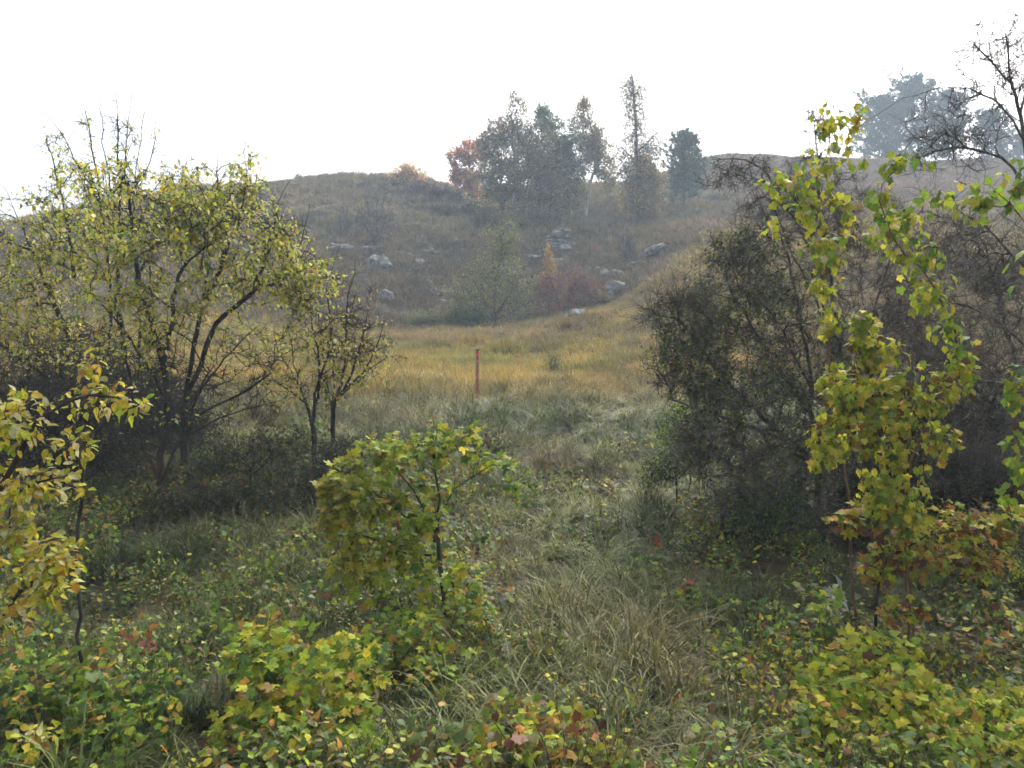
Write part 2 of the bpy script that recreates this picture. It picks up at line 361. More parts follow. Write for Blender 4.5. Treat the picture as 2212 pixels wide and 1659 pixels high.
def sample_zone(d0, d1, step, seed, margin=1.2):
    """jittered grid over the strip of ground the camera overlooks"""
    r = np.random.default_rng(seed); half = 0.66
    gy_ = np.arange(d0, d1, step); X = []; Y = []
    for yy in gy_:
        h = half * yy + margin; xx = np.arange(-h, h, step) + r.uniform(0, step); X.append(xx); Y.append(np.full(len(xx), yy))
    x = np.concatenate(X); y = np.concatenate(Y); k = len(x)
    return x + r.uniform(-0.45, 0.45, k) * step, y + r.uniform(-0.45, 0.45, k) * step, r
def lie(x, y, spin, e=0.45):
    """Euler angles that lay a patch on the slope, turned by spin about the ground normal"""
    gxx = (gz(x + e, y) - gz(x - e, y)) / (2 * e); gyy = (gz(x, y + e) - gz(x, y - e)) / (2 * e)
    out = []
    for a, b, s_ in zip(gxx, gyy, spin):
        q = Vector((0, 0, 1)).rotation_difference(Vector((-a, -b, 1)).normalized())
        out.append(tuple((q.to_matrix() @ Matrix.Rotation(s_, 3, 'Z')).to_euler()))
    return np.array(out)
def mixc(a, b, t): return np.asarray(a)[None] * (1 - t[:, None]) + np.asarray(b)[None] * t[:, None]
def sstep(a, b, x): t = np.clip((x - a) / (b - a), 0, 1); return t * t * (3 - 2 * t)
def screen(x, y, z): return CX + x / y * FPX, CY - (z - CAMZ) / y * FPX

RIMX, RIMD = [-14, -9.6, -4.6, 0, 4.2, 7.0, 10, 14], [44, 41, 39, 38.5, 38, 41.5, 47.5, 56]          # where the shelf breaks off into the hollow
def beyond_rim(x, y): return sstep(-0.3, 0.9, y - np.interp(x, RIMX, RIMD)) * sstep(16, 12, np.abs(x))

# near bank: long lodged grass, pale straw and grey green
x, y, r = sample_zone(4.2, 21.5, 0.52, 11)
dxs = CX + x / y * FPX
sh = ((dxs < 800) & (y > 10.2) & (y < 15.5)) | ((dxs > 1450) & (y > 9.2) & (y < 13.5))      # little grass grows under the thickets
keep = ~(sh & (r.random(len(x)) < 0.25)) & ~(r.random(len(x)) < 0.06)
x, y = x[keep], y[keep]; z = gz(x, y); k = len(x)
n1 = fbm(x / 1.1, y / 1.1, 41); n2 = fbm(x / 2.4, y / 2.4, 43)
tint = mixc((0.10, 0.13, 0.04), (0.22, 0.22, 0.095), sstep(0.33, 0.6, n1))
g2 = 0.6 * sstep(0.5, 0.7, n2)[:, None]; tint = tint * (1 - g2) + g2 * np.array([0.24, 0.165, 0.09])
upper = sstep(16.5, 20, y); tint = tint * (1 - upper[:, None]) + upper[:, None] * mixc((0.17, 0.16, 0.055), (0.29, 0.22, 0.085), n1)
grn = sstep(12, 7.5, y)[:, None] * 0.65; tint = tint * (1 - grn) + grn * np.array([0.095, 0.135, 0.035])
tint *= r.uniform(0.65, 1.35, (k, 1))
srcs = [grass_patch('bank_turf', 0.9, 520, (0.25, 0.62), 0.015, 0.035, 0.55, 1.7, 5, 0.5, 0.55, i + 1, 0.35, 40) for i in range(5)] + \
       [grass_patch('bank_turf', 0.9, 460, (0.2, 0.55), 0.015, 0.04, 0.4, 1.3, 5, 0.25, 0.55, i + 11, 0.3, 34) for i in range(3)]
idx = r.choice(8, k, p=[0.14] * 5 + [0.1] * 3)
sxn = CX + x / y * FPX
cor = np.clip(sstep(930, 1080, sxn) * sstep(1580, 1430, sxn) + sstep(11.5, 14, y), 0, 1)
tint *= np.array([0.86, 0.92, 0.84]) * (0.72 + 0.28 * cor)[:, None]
st_ = (sstep(1080, 1200, sxn) * sstep(1640, 1480, sxn) * sstep(9.5, 7.5, y) * sstep(0.35, 0.6, fbm(x / 0.8, y / 0.8, 49)))[:, None] * 0.35
tint = tint * (1 - st_) + st_ * np.array([0.25, 0.175, 0.105]) * r.uniform(0.7, 1.3, (k, 1))
rot = lie(x, y, np.where(idx < 5, r.normal(0, 0.5, k), r.uniform(0, 6.28, k)))
s = (0.58 + 0.66 * sstep(0.3, 0.7, fbm(x / 0.9, y / 0.9, 47))) * r.uniform(0.85, 1.15, k) * (1 - 0.25 * upper) * (0.74 + 0.26 * cor); scl = np.stack([s, s, s * r.uniform(0.75, 1.15, k)], 1)
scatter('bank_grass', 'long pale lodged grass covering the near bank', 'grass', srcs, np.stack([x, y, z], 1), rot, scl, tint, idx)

# meadow: golden olive turf between the post and the hollow
x, y, r = sample_zone(19.5, 47, 0.8, 12)
z = gz(x, y); k = len(x)
n1 = fbm(x / 2.2, y / 2.2, 53); n2 = fbm(x / 5, y / 5, 55); n3 = fbm(x / 1.2, y / 1.2, 57)
tint = mixc((0.27, 0.25, 0.06), (0.43, 0.315, 0.085), sstep(0.35, 0.65, n1))
g2 = sstep(0.52, 0.68, n2)[:, None]; tint = tint * (1 - 0.6 * g2) + 0.6 * g2 * np.array([0.20, 0.15, 0.09])
g3 = sstep(0.6, 0.72, n3)[:, None]; tint = tint * (1 - 0.6 * g3) + 0.6 * g3 * np.array([0.09, 0.10, 0.035])
br_ = beyond_rim(x, y)[:, None] * 0.85; tint = tint * (1 - br_) + br_ * mixc((0.11, 0.10, 0.045), (0.17, 0.135, 0.07), n1)
sxn = CX + x / y * FPX; rb = 0.75 * sstep(1600, 1850, sxn)[:, None]; tint = tint * (1 - rb) + rb * np.array([0.19, 0.145, 0.085])
tint *= r.uniform(0.75, 1.25, (k, 1))
srcs = [grass_patch('meadow_turf', 1.3, 420, (0.1, 0.34), 0.012, 0.07, 0.4, 1.0, 3, 0.3, 0.3, 31 + i) for i in range(6)]
idx = r.integers(0, 6, k); rot = lie(x, y, r.uniform(0, 6.28, k))
s = r.uniform(0.8, 1.3, k); scl = np.stack([s, s, s * r.uniform(0.7, 1.4, k)], 1)
scatter('meadow_grass', 'golden olive turf on the shelf behind the marker post', 'grass', srcs, np.stack([x, y, z], 1), rot, scl, tint, idx)

# upper slopes
x, y, r = sample_zone(42, 125, 1.5, 13, 3)
z = gz(x, y); sx, sy = screen(x, y, z); k = len(x)
n1 = fbm(x / 4, y / 4, 63); n2 = fbm(x / 9, y / 9, 65); n3 = fbm(x / 2.2, y / 2.2, 67)
tint = mixc((0.19, 0.165, 0.07), (0.32, 0.235, 0.11), sstep(0.35, 0.65, n1))
g2 = sstep(0.48, 0.66, n2)[:, None]; tint = tint * (1 - 0.6 * g2) + 0.6 * g2 * np.array([0.18, 0.145, 0.10])
g3 = sstep(0.56, 0.7, n3)[:, None]; tint = tint * (1 - 0.6 * g3) + 0.6 * g3 * np.array([0.09, 0.095, 0.045])
sg = (sstep(3.5, 5, x) * (1 - beyond_rim(x, y)) * sstep(58, 50, y))[:, None] * 0.85; tint = tint * (1 - sg) + sg * mixc((0.27, 0.235, 0.065), (0.40, 0.29, 0.09), n1)
hl = (beyond_rim(x, y) * sstep(68, 58, y))[:, None] * 0.75; tint = tint * (1 - hl) + hl * mixc((0.11, 0.095, 0.05), (0.18, 0.135, 0.08), n3)
br = np.clip(sstep(1450, 1600, sx) * sstep(60, 80, y), 0, 1)[:, None]; tint = tint * (1 - 0.7 * br) + 0.7 * br * np.array([0.22, 0.155, 0.105])
tint *= r.uniform(0.72, 1.28, (k, 1))
srcs = [grass_patch('slope_turf', 2.6, 85, (0.18, 0.5), 0.034, 0.14, 0.45, 0.9, 2, 0.2, 0.35, 51 + i) for i in range(6)]
idx = r.integers(0, 6, k); rot = lie(x, y, r.uniform(0, 6.28, k), 1.0)
s = r.uniform(0.8, 1.3, k); scl = np.stack([s, s, s * r.uniform(0.7, 1.5, k)], 1)
scatter('slope_grass', 'dull olive grass covering the upper hill slopes', 'grass', srcs, np.stack([x, y, z], 1), rot, scl, tint, idx)

# ------------------------------------------------------------------ leaf shapes: length along +x from the petiole, normal +z
def shape_ovate(wid=0.3, fold=0.10, droop=0.12):
    t = np.array([0.0, 0.18, 0.42, 0.7, 0.88, 1.0]); h = np.array([0.02, 0.75, 1.0, 0.72, 0.36, 0.0]) * wid
    zc = -droop * t ** 2
    mid = np.stack([t, 0 * t, zc - fold * h / wid * 0.35], 1)
    l = np.stack([t, h, zc + fold * h / wid * 0.35], 1)[1:-1]; rr = l * np.array([1, -1, 1])
    V = np.concatenate([mid, l, rr]); F = []
    a = 6; b = 10
    F += [[0, 1, a], [0, b, 1]]
    for i in range(3):
        F += [[1 + i, 2 + i, a + i + 1], [1 + i, a + i + 1, a + i], [1 + i, b + i + 1, 2 + i], [1 + i, b + i, b + i + 1]]
    F += [[4, 5, a + 3], [4, b + 3, 5]]
    return V, np.array(F)
def shape_lobed(lobes, notch, droop=0.16, cup=0.10):
    """palmate leaf: lobes = [(angle deg, length)], notch = sinus radius factor; petiole at origin, blade centre at 0.22"""
    c = np.array([0.24, 0.0]); pts = [np.array([0.0, 0.0])]
    n = len(lobes)
    for i, (a, L) in enumerate(lobes):
        A = math.radians(a)
        if i > 0:
            am = math.radians((a + lobes[i - 1][0]) / 2); pts.append(c + notch * min(L, lobes[i - 1][1]) * np.array([math.cos(am), math.sin(am)]))
        w = math.radians(15)
        pts.append(c + 0.84 * L * np.array([math.cos(A - w), math.sin(A - w)]))
        pts.append(c + L * np.array([math.cos(A), math.sin(A)]))
        pts.append(c + 0.84 * L * np.array([math.cos(A + w), math.sin(A + w)]))
    pts = np.array(pts); k = len(pts)
    P = np.concatenate([[c], pts]); rr = np.hypot(P[:, 0] - c[0], P[:, 1])
    z = -droop * P[:, 0] ** 2 + cup * np.abs(P[:, 1]) - 0.10 * rr ** 2
    V = np.concatenate([P, z[:, None]], 1)
    F = [[0, 1 + i, 1 + (i + 1) % k] for i in range(k)]
    return V, np.array(F)
SH = {
 'ovate': shape_ovate(0.33), 'narrow': shape_ovate(0.2), 'round': shape_ovate(0.40),
 'maple': shape_lobed([(-125, 0.42), (-60, 0.62), (0, 0.74), (60, 0.62), (125, 0.42)], 0.62),
 'grape': shape_lobed([(-135, 0.50), (-66, 0.58), (0, 0.70), (66, 0.58), (135, 0.50)], 0.82),
 'hawthorn': (np.array([[0, 0, 0], [0.4, 0.3, 0.04], [1, 0.22, 0], [0.75, 0, 0.03], [1, -0.22, 0], [0.4, -0.3, 0.04]], float), np.array([[0, 3, 1], [1, 3, 2], [0, 5, 3], [5, 4, 3]])),
 'flat': (np.array([[0, 0, 0], [0.5, 0.34, 0.08], [1, 0, -0.05], [0.5, -0.34, 0.08]], float), np.array([[0, 2, 1], [0, 3, 2]])),
}
SH['ovate_mass'] = (np.array([[0, 0, 0], [0.3, 0.29, 0.03], [0.68, 0.25, 0.0], [1, 0, -0.12], [0.68, -0.25, 0.0], [0.3, -0.29, 0.03], [0.45, 0, -0.05]], float), np.array([[0, 6, 1], [1, 6, 2], [2, 6, 3], [3, 6, 4], [4, 6, 5], [5, 6, 0]]))
def warp(V, curl, twist, jag, seed):
    """a leaf of the same kind grown differently: rolled, twisted and unevenly edged"""
    r = np.random.default_rng(seed); V = V.copy(); V[:, :2] *= 1 + r.normal(0, jag, (len(V), 2))
    V[:, 1] *= r.uniform(0.85, 1.12); V[:, 1] += 0.12 * twist * V[:, 0] ** 2
    V[:, 2] += -curl * V[:, 0] ** 2 + twist * V[:, 1] * V[:, 0] + r.normal(0, 0.03, len(V)) - 0.5 * abs(curl) * V[:, 1] ** 2
    return V
for k_ in ('ovate', 'round', 'maple', 'grape', 'ovate_mass'):
    for i_, (c_u, t_w) in enumerate([(0.05, 0.15), (0.35, -0.3), (-0.2, 0.35), (0.55, 0.1), (0.2, -0.55)]):
        SH['%s%d' % (k_, i_)] = (warp(SH[k_][0], c_u, t_w, 0.07, 900 + i_), SH[k_][1])
LEAF_ME = {}
for k_, (v_, f_) in SH.items():
    if k_[:-1] in ('ovate', 'round', 'maple', 'grape'):
        LEAF_ME[k_] = mk_mesh('leaf_' + k_, v_, f_, smooth=True); LEAF_ME[k_].materials.append(M['leaf_obj'])

def nrm(a): return a / (np.linalg.norm(a, axis=-1, keepdims=True) + 1e-9)
def leaf_frames(n, r, out, mode):
    """rotation matrices (n,3,3) with columns = leaf x, y, z axes"""
    g = r.normal(size=(n, 3))
    if mode == 'hang':          # blades hang from their stalks, faces outward
        X = nrm(out * 0.35 + g * 0.45 + np.array([0, 0, -0.75])); Z = nrm(out * 1.0 + g * 0.45 + np.array([0, -0.35, 0.35]))
    elif mode == 'up':          # blades spread flat, faces to the light
        X = nrm(out * 0.7 + g * 0.6 + np.array([0, 0, -0.2])); Z = nrm(g * 0.5 + out * 0.45 + np.array([0, -0.5, 0.9]))
    else:
        X = nrm(out * 0.5 + g * 0.8 + np.array([0, 0, -0.35])); Z = nrm(g * 0.75 + out * 0.3 + np.array([0, -0.4, 0.6]))
    Z = nrm(Z - (Z * X).sum(1, keepdims=True) * X); Y = np.cross(Z, X)
    return np.stack([X, Y, Z], 2)
def leaf_mass(shape, P, R, S, C):
    if shape + '0' in SH:          # deal the leaves out over the five variants
        k = (np.arange(len(P)) * 7919 + 13) % 5; Vs, Fs, Cs, o = [], [], [], 0
        for i in range(5):
            m = k == i
            if m.any():
                v, f, c = leaf_mass(shape + str(i), P[m], R[m], S[m], C[m]); Vs.append(v); Fs.append(f + o); Cs.append(c); o += len(v)
        return np.concatenate(Vs), np.concatenate(Fs), np.concatenate(Cs)
    v, f = SH[shape]; n = len(P); k = len(v)
    V = np.einsum('nij,kj->nki', R, v) * S[:, None, None] + P[:, None, :]
    F = f[None] + (np.arange(n) * k)[:, None, None]
    return V.reshape(-1, 3), F.reshape(-1, 3), np.repeat(C, k, 0)
def pick_cols(n, r, palette, var=0.18):
    w = np.array([p[1] for p in palette], float); c = np.array([p[0] for p in palette], float)
    C = c[r.choice(len(c), n, p=w / w.sum())]
    C = C * r.uniform(1 - var, 1 + var, (n, 1)) * r.uniform(0.92, 1.08, (n, 3))
    return np.clip(C, 0.005, 0.9)

# ------------------------------------------------------------------ branches
def tube(pts, rad, sides):
    pts = np.asarray(pts, float); m = len(pts)
    t = np.empty_like(pts); t[1:-1] = pts[2:] - pts[:-2]; t[0] = pts[1] - pts[0]; t[-1] = pts[-1] - pts[-2]; t = nrm(t)
    ref = np.array([0.31, 0.95, 0.05]) if abs(t[0][1]) < 0.8 else np.array([1.0, 0.1, 0.0])
    a = nrm(np.cross(t, ref)); b = np.cross(t, a)
    th = np.arange(sides) * (2 * math.pi / sides)
    ring = a[:, None] * np.cos(th)[None, :, None] + b[:, None] * np.sin(th)[None, :, None]
    V = (pts[:, None] + ring * np.asarray(rad)[:, None, None]).reshape(-1, 3)
    i = np.arange(m - 1)[:, None] * sides; j = np.arange(sides)[None]; jn = (j + 1) % sides
    F = np.stack([i + j, i + jn, i + sides + jn, i + sides + j], -1).reshape(-1, 4)
    return V, F
class Tubes:
    def __init__(s): s.V = []; s.F = []; s.n = 0
    def add(s, pts, rad, sides):
        v, f = tube(pts, rad, sides); s.V.append(v); s.F.append(f + s.n); s.n += len(v)
    def build(s, name, mat, parent, base):
        if not s.V: return None
        return add_obj(name, mk_mesh(name, np.concatenate(s.V) - base, np.concatenate(s.F), smooth=True), mat, parent)
def smooth_line(pts, step, r, jit):
    pts = np.asarray(pts, float); out = []
    n = len(pts)
    for i in range(n - 1):
        p0 = pts[max(i - 1, 0)]; p1 = pts[i]; p2 = pts[i + 1]; p3 = pts[min(i + 2, n - 1)]
        m = max(2, int(np.linalg.norm(p2 - p1) / step)); t = (np.arange(m) / m)[:, None]
        out.append(0.5 * ((2 * p1) + (-p0 + p2) * t + (2 * p0 - 5 * p1 + 4 * p2 - p3) * t ** 2 + (-p0 + 3 * p1 - 3 * p2 + p3) * t ** 3))
    out.append(pts[-1:]); o = np.concatenate(out)
    o[1:] += r.normal(0, jit, (len(o) - 1, 3)); return o

def blob_points(blobs, n, r, shell=0.5):
    """blobs: (dx, dy, depth, rx, ry in picture units at that depth, rz in metres, weight)"""
    w = np.array([b[6] for b in blobs], float); k = r.choice(len(blobs), n, p=w / w.sum())
    g = nrm(r.normal(size=(n, 3))); sd_ = int(r.integers(1000)); az_ = np.arctan2(g[:, 1], g[:, 0]); rag = 0.62 + 0.75 * fbm(az_ * 1.3 + 9 + k * 3.7, g[:, 2] * 2.2 + k * 1.9, sd_)
    g = g * (r.random((n, 1)) ** shell) * rag[:, None]
    out = np.empty((n, 3)); cen = np.empty((n, 3))
    for i, b in enumerate(blobs):
        s = k == i; c = W(b[0], b[1], b[2]); u = b[2] / FPX
        out[s] = c + g[s] * np.array([b[3] * u, b[5], b[4] * u]); cen[s] = c
    return out, cen

def grow(stems, targets, r, seg, jit=0.02, kpath=0.25, up=0.25):
    N_ = sum(len(s) for s in stems) + len(targets) * 14 + 10
    pos = np.zeros((N_, 3)); par = np.full(N_, -1); pl = np.zeros(N_); tg = np.zeros((N_, 3)); n = 0; chains = []; stem_ids = []
    for s in stems:
        ids = []
        for i, p in enumerate(s):
            pos[n] = p
            if i: par[n] = n - 1; pl[n] = pl[n - 1] + np.linalg.norm(p - s[i - 1]); tg[n] = nrm(p - s[i - 1])
            else: tg[n] = nrm(s[1] - s[0])
            ids.append(n); n += 1
        stem_ids.append(ids)
        if len(stem_ids) > 1:          # later stems fork from the nearest earlier node
            q = ((pos[:ids[0]] - pos[ids[0]]) ** 2).sum(1); j = int(q.argmin())
            if q[j] < 0.6 ** 2 * max(1, seg * 6): par[ids[0]] = j; pl[ids] += pl[j]
    base = pos[0]; nostart = np.zeros(N_)
    for ids in stem_ids: nostart[ids[:max(1, len(ids) // 5)]] = 1e3
    d2 = np.min(((targets[:, None] - pos[None, :n:2]) ** 2).sum(-1), 1) if n else 0
    order = np.argsort(d2)
    for ti in order:
        t = targets[ti]
        dv = t - pos[:n]; d = np.sqrt((dv ** 2).sum(1)) + 1e-6
        cosb = (dv * tg[:n]).sum(1) / d
        cost = d * (1.25 - 0.35 * cosb) + kpath * pl[:n] * 0.15 + nostart[:n]
        j = int(cost.argmin()); dd = d[j]
        m = int(min(7, max(2, round(dd / seg))))
        c = pos[j] + (0.45 * tg[j] + 0.35 * dv[j] / dd + up * np.array([0, 0, 1]) * 0.5) * dd * 0.5
        u = (np.arange(1, m + 1) / m)[:, None]
        pts = (1 - u) ** 2 * pos[j] + 2 * u * (1 - u) * c + u ** 2 * t
        pts += r.normal(0, jit * min(1, dd), pts.shape)
        ids = [j]; prev = j
        for p in pts:
            pos[n] = p; par[n] = prev; pl[n] = pl[prev] + np.linalg.norm(p - pos[prev]); tg[n] = nrm(p - pos[prev]); prev = n; ids.append(n); n += 1
            if n >= N_ - 1: break
        chains.append(ids)
        if n >= N_ - 14: break
    return pos[:n], par[:n], tg[:n], pl[:n], chains, stem_ids

def pipe_radius(par, tip, base_r, e=2.4):
    n = len(par); a = np.zeros(n); haskid = np.zeros(n, bool)
    haskid[par[par >= 0]] = True
    a[~haskid] = 1.0
    for i in range(n - 1, -1, -1):
        if par[i] >= 0: a[par[i]] += a[i]
    rad = tip * a ** (1 / e)
    if rad[0] > 0 and base_r:
        k = math.log(base_r / tip) / max(1e-6, math.log(max(2, a[0])))
        rad = tip * a ** k
    return rad

def plant(name, label, cat, base, stems, blobs=(), ntar=0, tip=0.003, base_r=0.06, bark='bark', seg=0.15, jit=0.03, up=0.25, group=None, seed=1,
          leaves=None, twigs=0, twig_len=(0.08, 0.22), trunk_name='trunk', sides=6, kpath=0.25, trunk_mat=None, stem_step=0.16, stem_jit=0.012, keep_stem_names=True):
    """a woody plant: an Empty at its base > trunk (one per stem), branches, leaf (the largest ones), crown (the remaining leaves)"""
    r = np.random.default_rng(seed); base = np.asarray(base, float)
    root = thing(name, base, label, cat, group)
    st = [smooth_line(s, stem_step, r, stem_jit) for s in stems]
    tg_, cen = blob_points(blobs, ntar, r) if ntar else (np.zeros((0, 3)), None)
    if ntar:
        g = gz(tg_[:, 0], tg_[:, 1]); tg_ = tg_[tg_[:, 2] > g + 0.1]
    pos, par, tan, pl, chains, sids = grow(st, tg_, r, seg, jit, kpath, up)
    rad = pipe_radius(par, tip, base_r)
    for ids in sids:
        T = Tubes(); T.add(pos[ids], np.maximum(rad[ids], tip) * np.where(np.arange(len(ids)) < 2, 1.15, 1.0), sides + 2); holder = T.build(trunk_name, M[trunk_mat or bark], root, base)
    B = Tubes()
    for ids in chains: B.add(pos[ids], np.minimum(rad[ids], rad[ids[0]]), 4 if rad[ids[1]] > 0.009 else 3)
    tips_p = []; tips_d = []
    for ids in chains:
        for i in ids[1:]: tips_p.append(pos[i]); tips_d.append(tan[i])
    if not chains:
        for ids in sids:
            for i in ids[len(ids) // 4:]: tips_p.append(pos[i]); tips_d.append(tan[i])
    tips_p = np.array(tips_p); tips_d = np.array(tips_d)
    if twigs:
        k = r.integers(0, len(tips_p), twigs); L = r.uniform(twig_len[0], twig_len[1], (twigs, 1)); p0 = tips_p[k]
        d1 = nrm(tips_d[k] * 0.5 + r.normal(size=(twigs, 3)) * 0.8 + np.array([0, 0, 0.15])); p1 = p0 + d1 * L * 0.5; p2 = p1 + nrm(d1 + r.normal(size=(twigs, 3)) * 0.45) * L * 0.5
        a_ = nrm(np.cross(d1, r.normal(size=(twigs, 3)))); b_ = np.cross(d1, a_); two = twigs * 2 // 5
        for q, sl in ((np.stack([p0, p1, p2], 1)[:two], slice(0, two)), (np.stack([p0, p2], 1)[two:], slice(two, twigs))):     # bent twigs and straight ones
            m = q.shape[1]; rr = np.linspace(0.9, 0.4, m) * tip; th = np.arange(3) * 2.0944
            ring = a_[sl][:, None] * np.cos(th)[None, :, None] + b_[sl][:, None] * np.sin(th)[None, :, None]
            V = q[:, :, None, :] + ring[:, None] * rr[None, :, None, None]; nq = len(q)
            i_ = np.arange(m - 1)[:, None] * 3; j_ = np.arange(3)[None]; jn = (j_ + 1) % 3; F = np.stack([i_ + j_, i_ + jn, i_ + 3 + jn, i_ + 3 + j_], -1).reshape(-1, 4)
            F = (F[None] + (np.arange(nq) * m * 3)[:, None, None]).reshape(-1, 4); B.V.append(V.reshape(-1, 3)); B.F.append(F + B.n); B.n += nq * m * 3
    bo = B.build('branches', M[bark], root, base)
    if bo: bo['kind'] = 'stuff'
    holder = bo or holder
    for L in (leaves or []):
        add_leaves(root, base, L, tips_p, tips_d, r, holder)
    return root, tips_p, tips_d

def add_leaves(root, base, L, tips_p, tips_d, r, holder):
    n = L['n']
    if L.get('blobs'):
        P, cen = blob_points(L['blobs'], n, r, L.get('shell', 0.45)); out = nrm(P - cen + 1e-6)
        if len(tips_p) and L.get('snap', 0) > 0:      # pull each leaf towards its nearest twig
            for i in range(0, n, 500):
                q = ((P[i:i+500, None] - tips_p[None]) ** 2).sum(-1).argmin(1)
                P[i:i+500] = P[i:i+500] * (1 - L['snap']) + tips_p[q] * L['snap']
    else:
        w = L['weight'](tips_p) if 'weight' in L else np.ones(len(tips_p)); w = np.maximum(w, 0) + 1e-9
        k = r.choice(len(tips_p), n, p=w / w.sum())
        P = tips_p[k] + r.normal(0, L.get('spread', 0.05), (n, 3)) * r.uniform(0.3, 1.5, (n, 1)); out = nrm(tips_d[k] + r.normal(0, 0.6, (n, 3)))
    if L.get('weep'): P[:, 2] -= np.minimum(r.exponential(L['weep'], n), 2.2)
    g = gz(P[:, 0], P[:, 1]); ok = P[:, 2] > g + 0.02; P = P[ok]; out = out[ok]; n = len(P)
    R = leaf_frames(n, r, out, L.get('mode', 'any')); S = r.uniform(L['size'][0], L['size'][1], n)
    C = pick_cols(n, r, L['pal'], L.get('var', 0.3))
    if 'tintf' in L: C = L['tintf'](P, C, r)
    sh = L['shape']; parts = min(L.get('parts', 0), n)
    if parts:
        face = np.abs(R[:, 1, 2]) * 0.5 + 0.5
        key = S * face / np.maximum(P[:, 1], 1); sel = np.argsort(-key)[:parts]; mask = np.zeros(n, bool); mask[sel] = True
        for i in sel:
            o = bpy.data.objects.new('leaf', LEAF_ME[sh + str(int(i) % 5)]); COL.objects.link(o); o.parent = holder
            m = Matrix(R[i].tolist()).to_4x4(); m = Matrix.Translation((P[i] - base).tolist()) @ m @ Matrix.Scale(float(S[i]), 4)
            o.matrix_basis = m; o.color = (*C[i].tolist(), 1)
        P, R, S, C = P[~mask], R[~mask], S[~mask], C[~mask]
    if len(P):
        V, F, CC = leaf_mass('ovate_mass' if sh == 'ovate' else sh, P, R, S, C)
        o = add_obj(L.get('name', 'crown'), mk_mesh('crown', V - base, F, CC, smooth=L.get('smooth', sh not in ('flat', 'hawthorn'))), M[L.get('mat', 'leaf')], root)
        o['kind'] = 'stuff'

def at_ground(p): return np.array([p[0], p[1], gz(p[0], p[1])[0]])
def ST(base, pts, d):
    """stem polyline: starts in the ground, then picture points at depth d (a number, or a third entry per point)"""
    out = []
    for p in pts: out.append(W(p[0], p[1], p[2] if len(p) > 2 else d))
    if base is not None:
        b = np.array(base, float); b[2] -= 0.15; out = [b] + out
    return out

# ------------------------------------------------------------------ palettes (real leaf colours)
YEL = (0.54, 0.45, 0.045); YGR = (0.36, 0.39, 0.03); LGR = (0.21, 0.31, 0.03); GRN = (0.08, 0.15, 0.028); DGR = (0.045, 0.075, 0.022)
PALE = (0.50, 0.46, 0.22); OCH = (0.42, 0.25, 0.045); ORA = (0.42, 0.17, 0.035); BRN = (0.14, 0.065, 0.03); RED = (0.36, 0.06, 0.035); OLV = (0.16, 0.15, 0.045)

# ------------------------------------------------------------------ marker post
def marker_post():
    b = hit(1031, 872); d = b[1]; u = d / FPX
    root = thing('marker_post', b, 'thin rusty brown post with two red painted bands on the grass shelf', 'post')
    H = (872 - 755) * u; R0 = 0.041
    mats = {'shaft': paint_mat('rusty_post', (0.27, 0.125, 0.075), (0.46, 0.25, 0.16), 0.85, (0.10, 0.055, 0.04)), 'band': paint_mat('red_paint', (0.60, 0.05, 0.035), (0.75, 0.10, 0.06), 0.6, (0.20, 0.05, 0.03)), 'cap': paint_mat('dark_cap', (0.035, 0.02, 0.015), (0.08, 0.045, 0.03))}
    r = np.random.default_rng(5); lean = np.array([0.004, 0.01])
    def seg(name, z0, z1, rad, mat, n, parent=None):
        z = np.linspace(z0, z1, n); ang = np.arange(8) * math.pi / 4 + math.pi / 8
        V = []; 
        for q in z:
            w = 1 + 0.04 * math.sin(q * 9) + r.normal(0, 0.015)
            for a in ang:
                k = 1.0 / max(abs(math.cos(a)), abs(math.sin(a))) * 0.92          # square section with worn corners
                V.append((lean[0] * q + rad * w * k * math.cos(a), lean[1] * q + rad * w * k * math.sin(a), q))
        V = V + [(lean[0] * z0, lean[1] * z0, z0), (lean[0] * z1, lean[1] * z1, z1)]
        F = []
        for i in range(n - 1):
            for j in range(8):
                a, b_, c, d_ = i * 8 + j, i * 8 + (j + 1) % 8, (i + 1) * 8 + (j + 1) % 8, (i + 1) * 8 + j
                F += [(a, b_, c), (a, c, d_)]
        for j in range(8): F += [(n * 8, (j + 1) % 8, j), (n * 8 + 1, (n - 1) * 8 + j, (n - 1) * 8 + (j + 1) % 8)]
        return add_obj(name, mk_mesh(name, V, F), mat, parent or root)
    sh_ = seg('shaft', -0.3, H - 0.035, R0, mats['shaft'], 14)
    seg('band', H * 0.915, H * 0.955, R0 * 1.09, mats['band'], 3, sh_)
    seg('band', H * 0.845, H * 0.88, R0 * 1.09, mats['band'], 3, sh_)
    seg('cap', H - 0.034, H, R0 * 1.02, mats['cap'], 3)
marker_post()

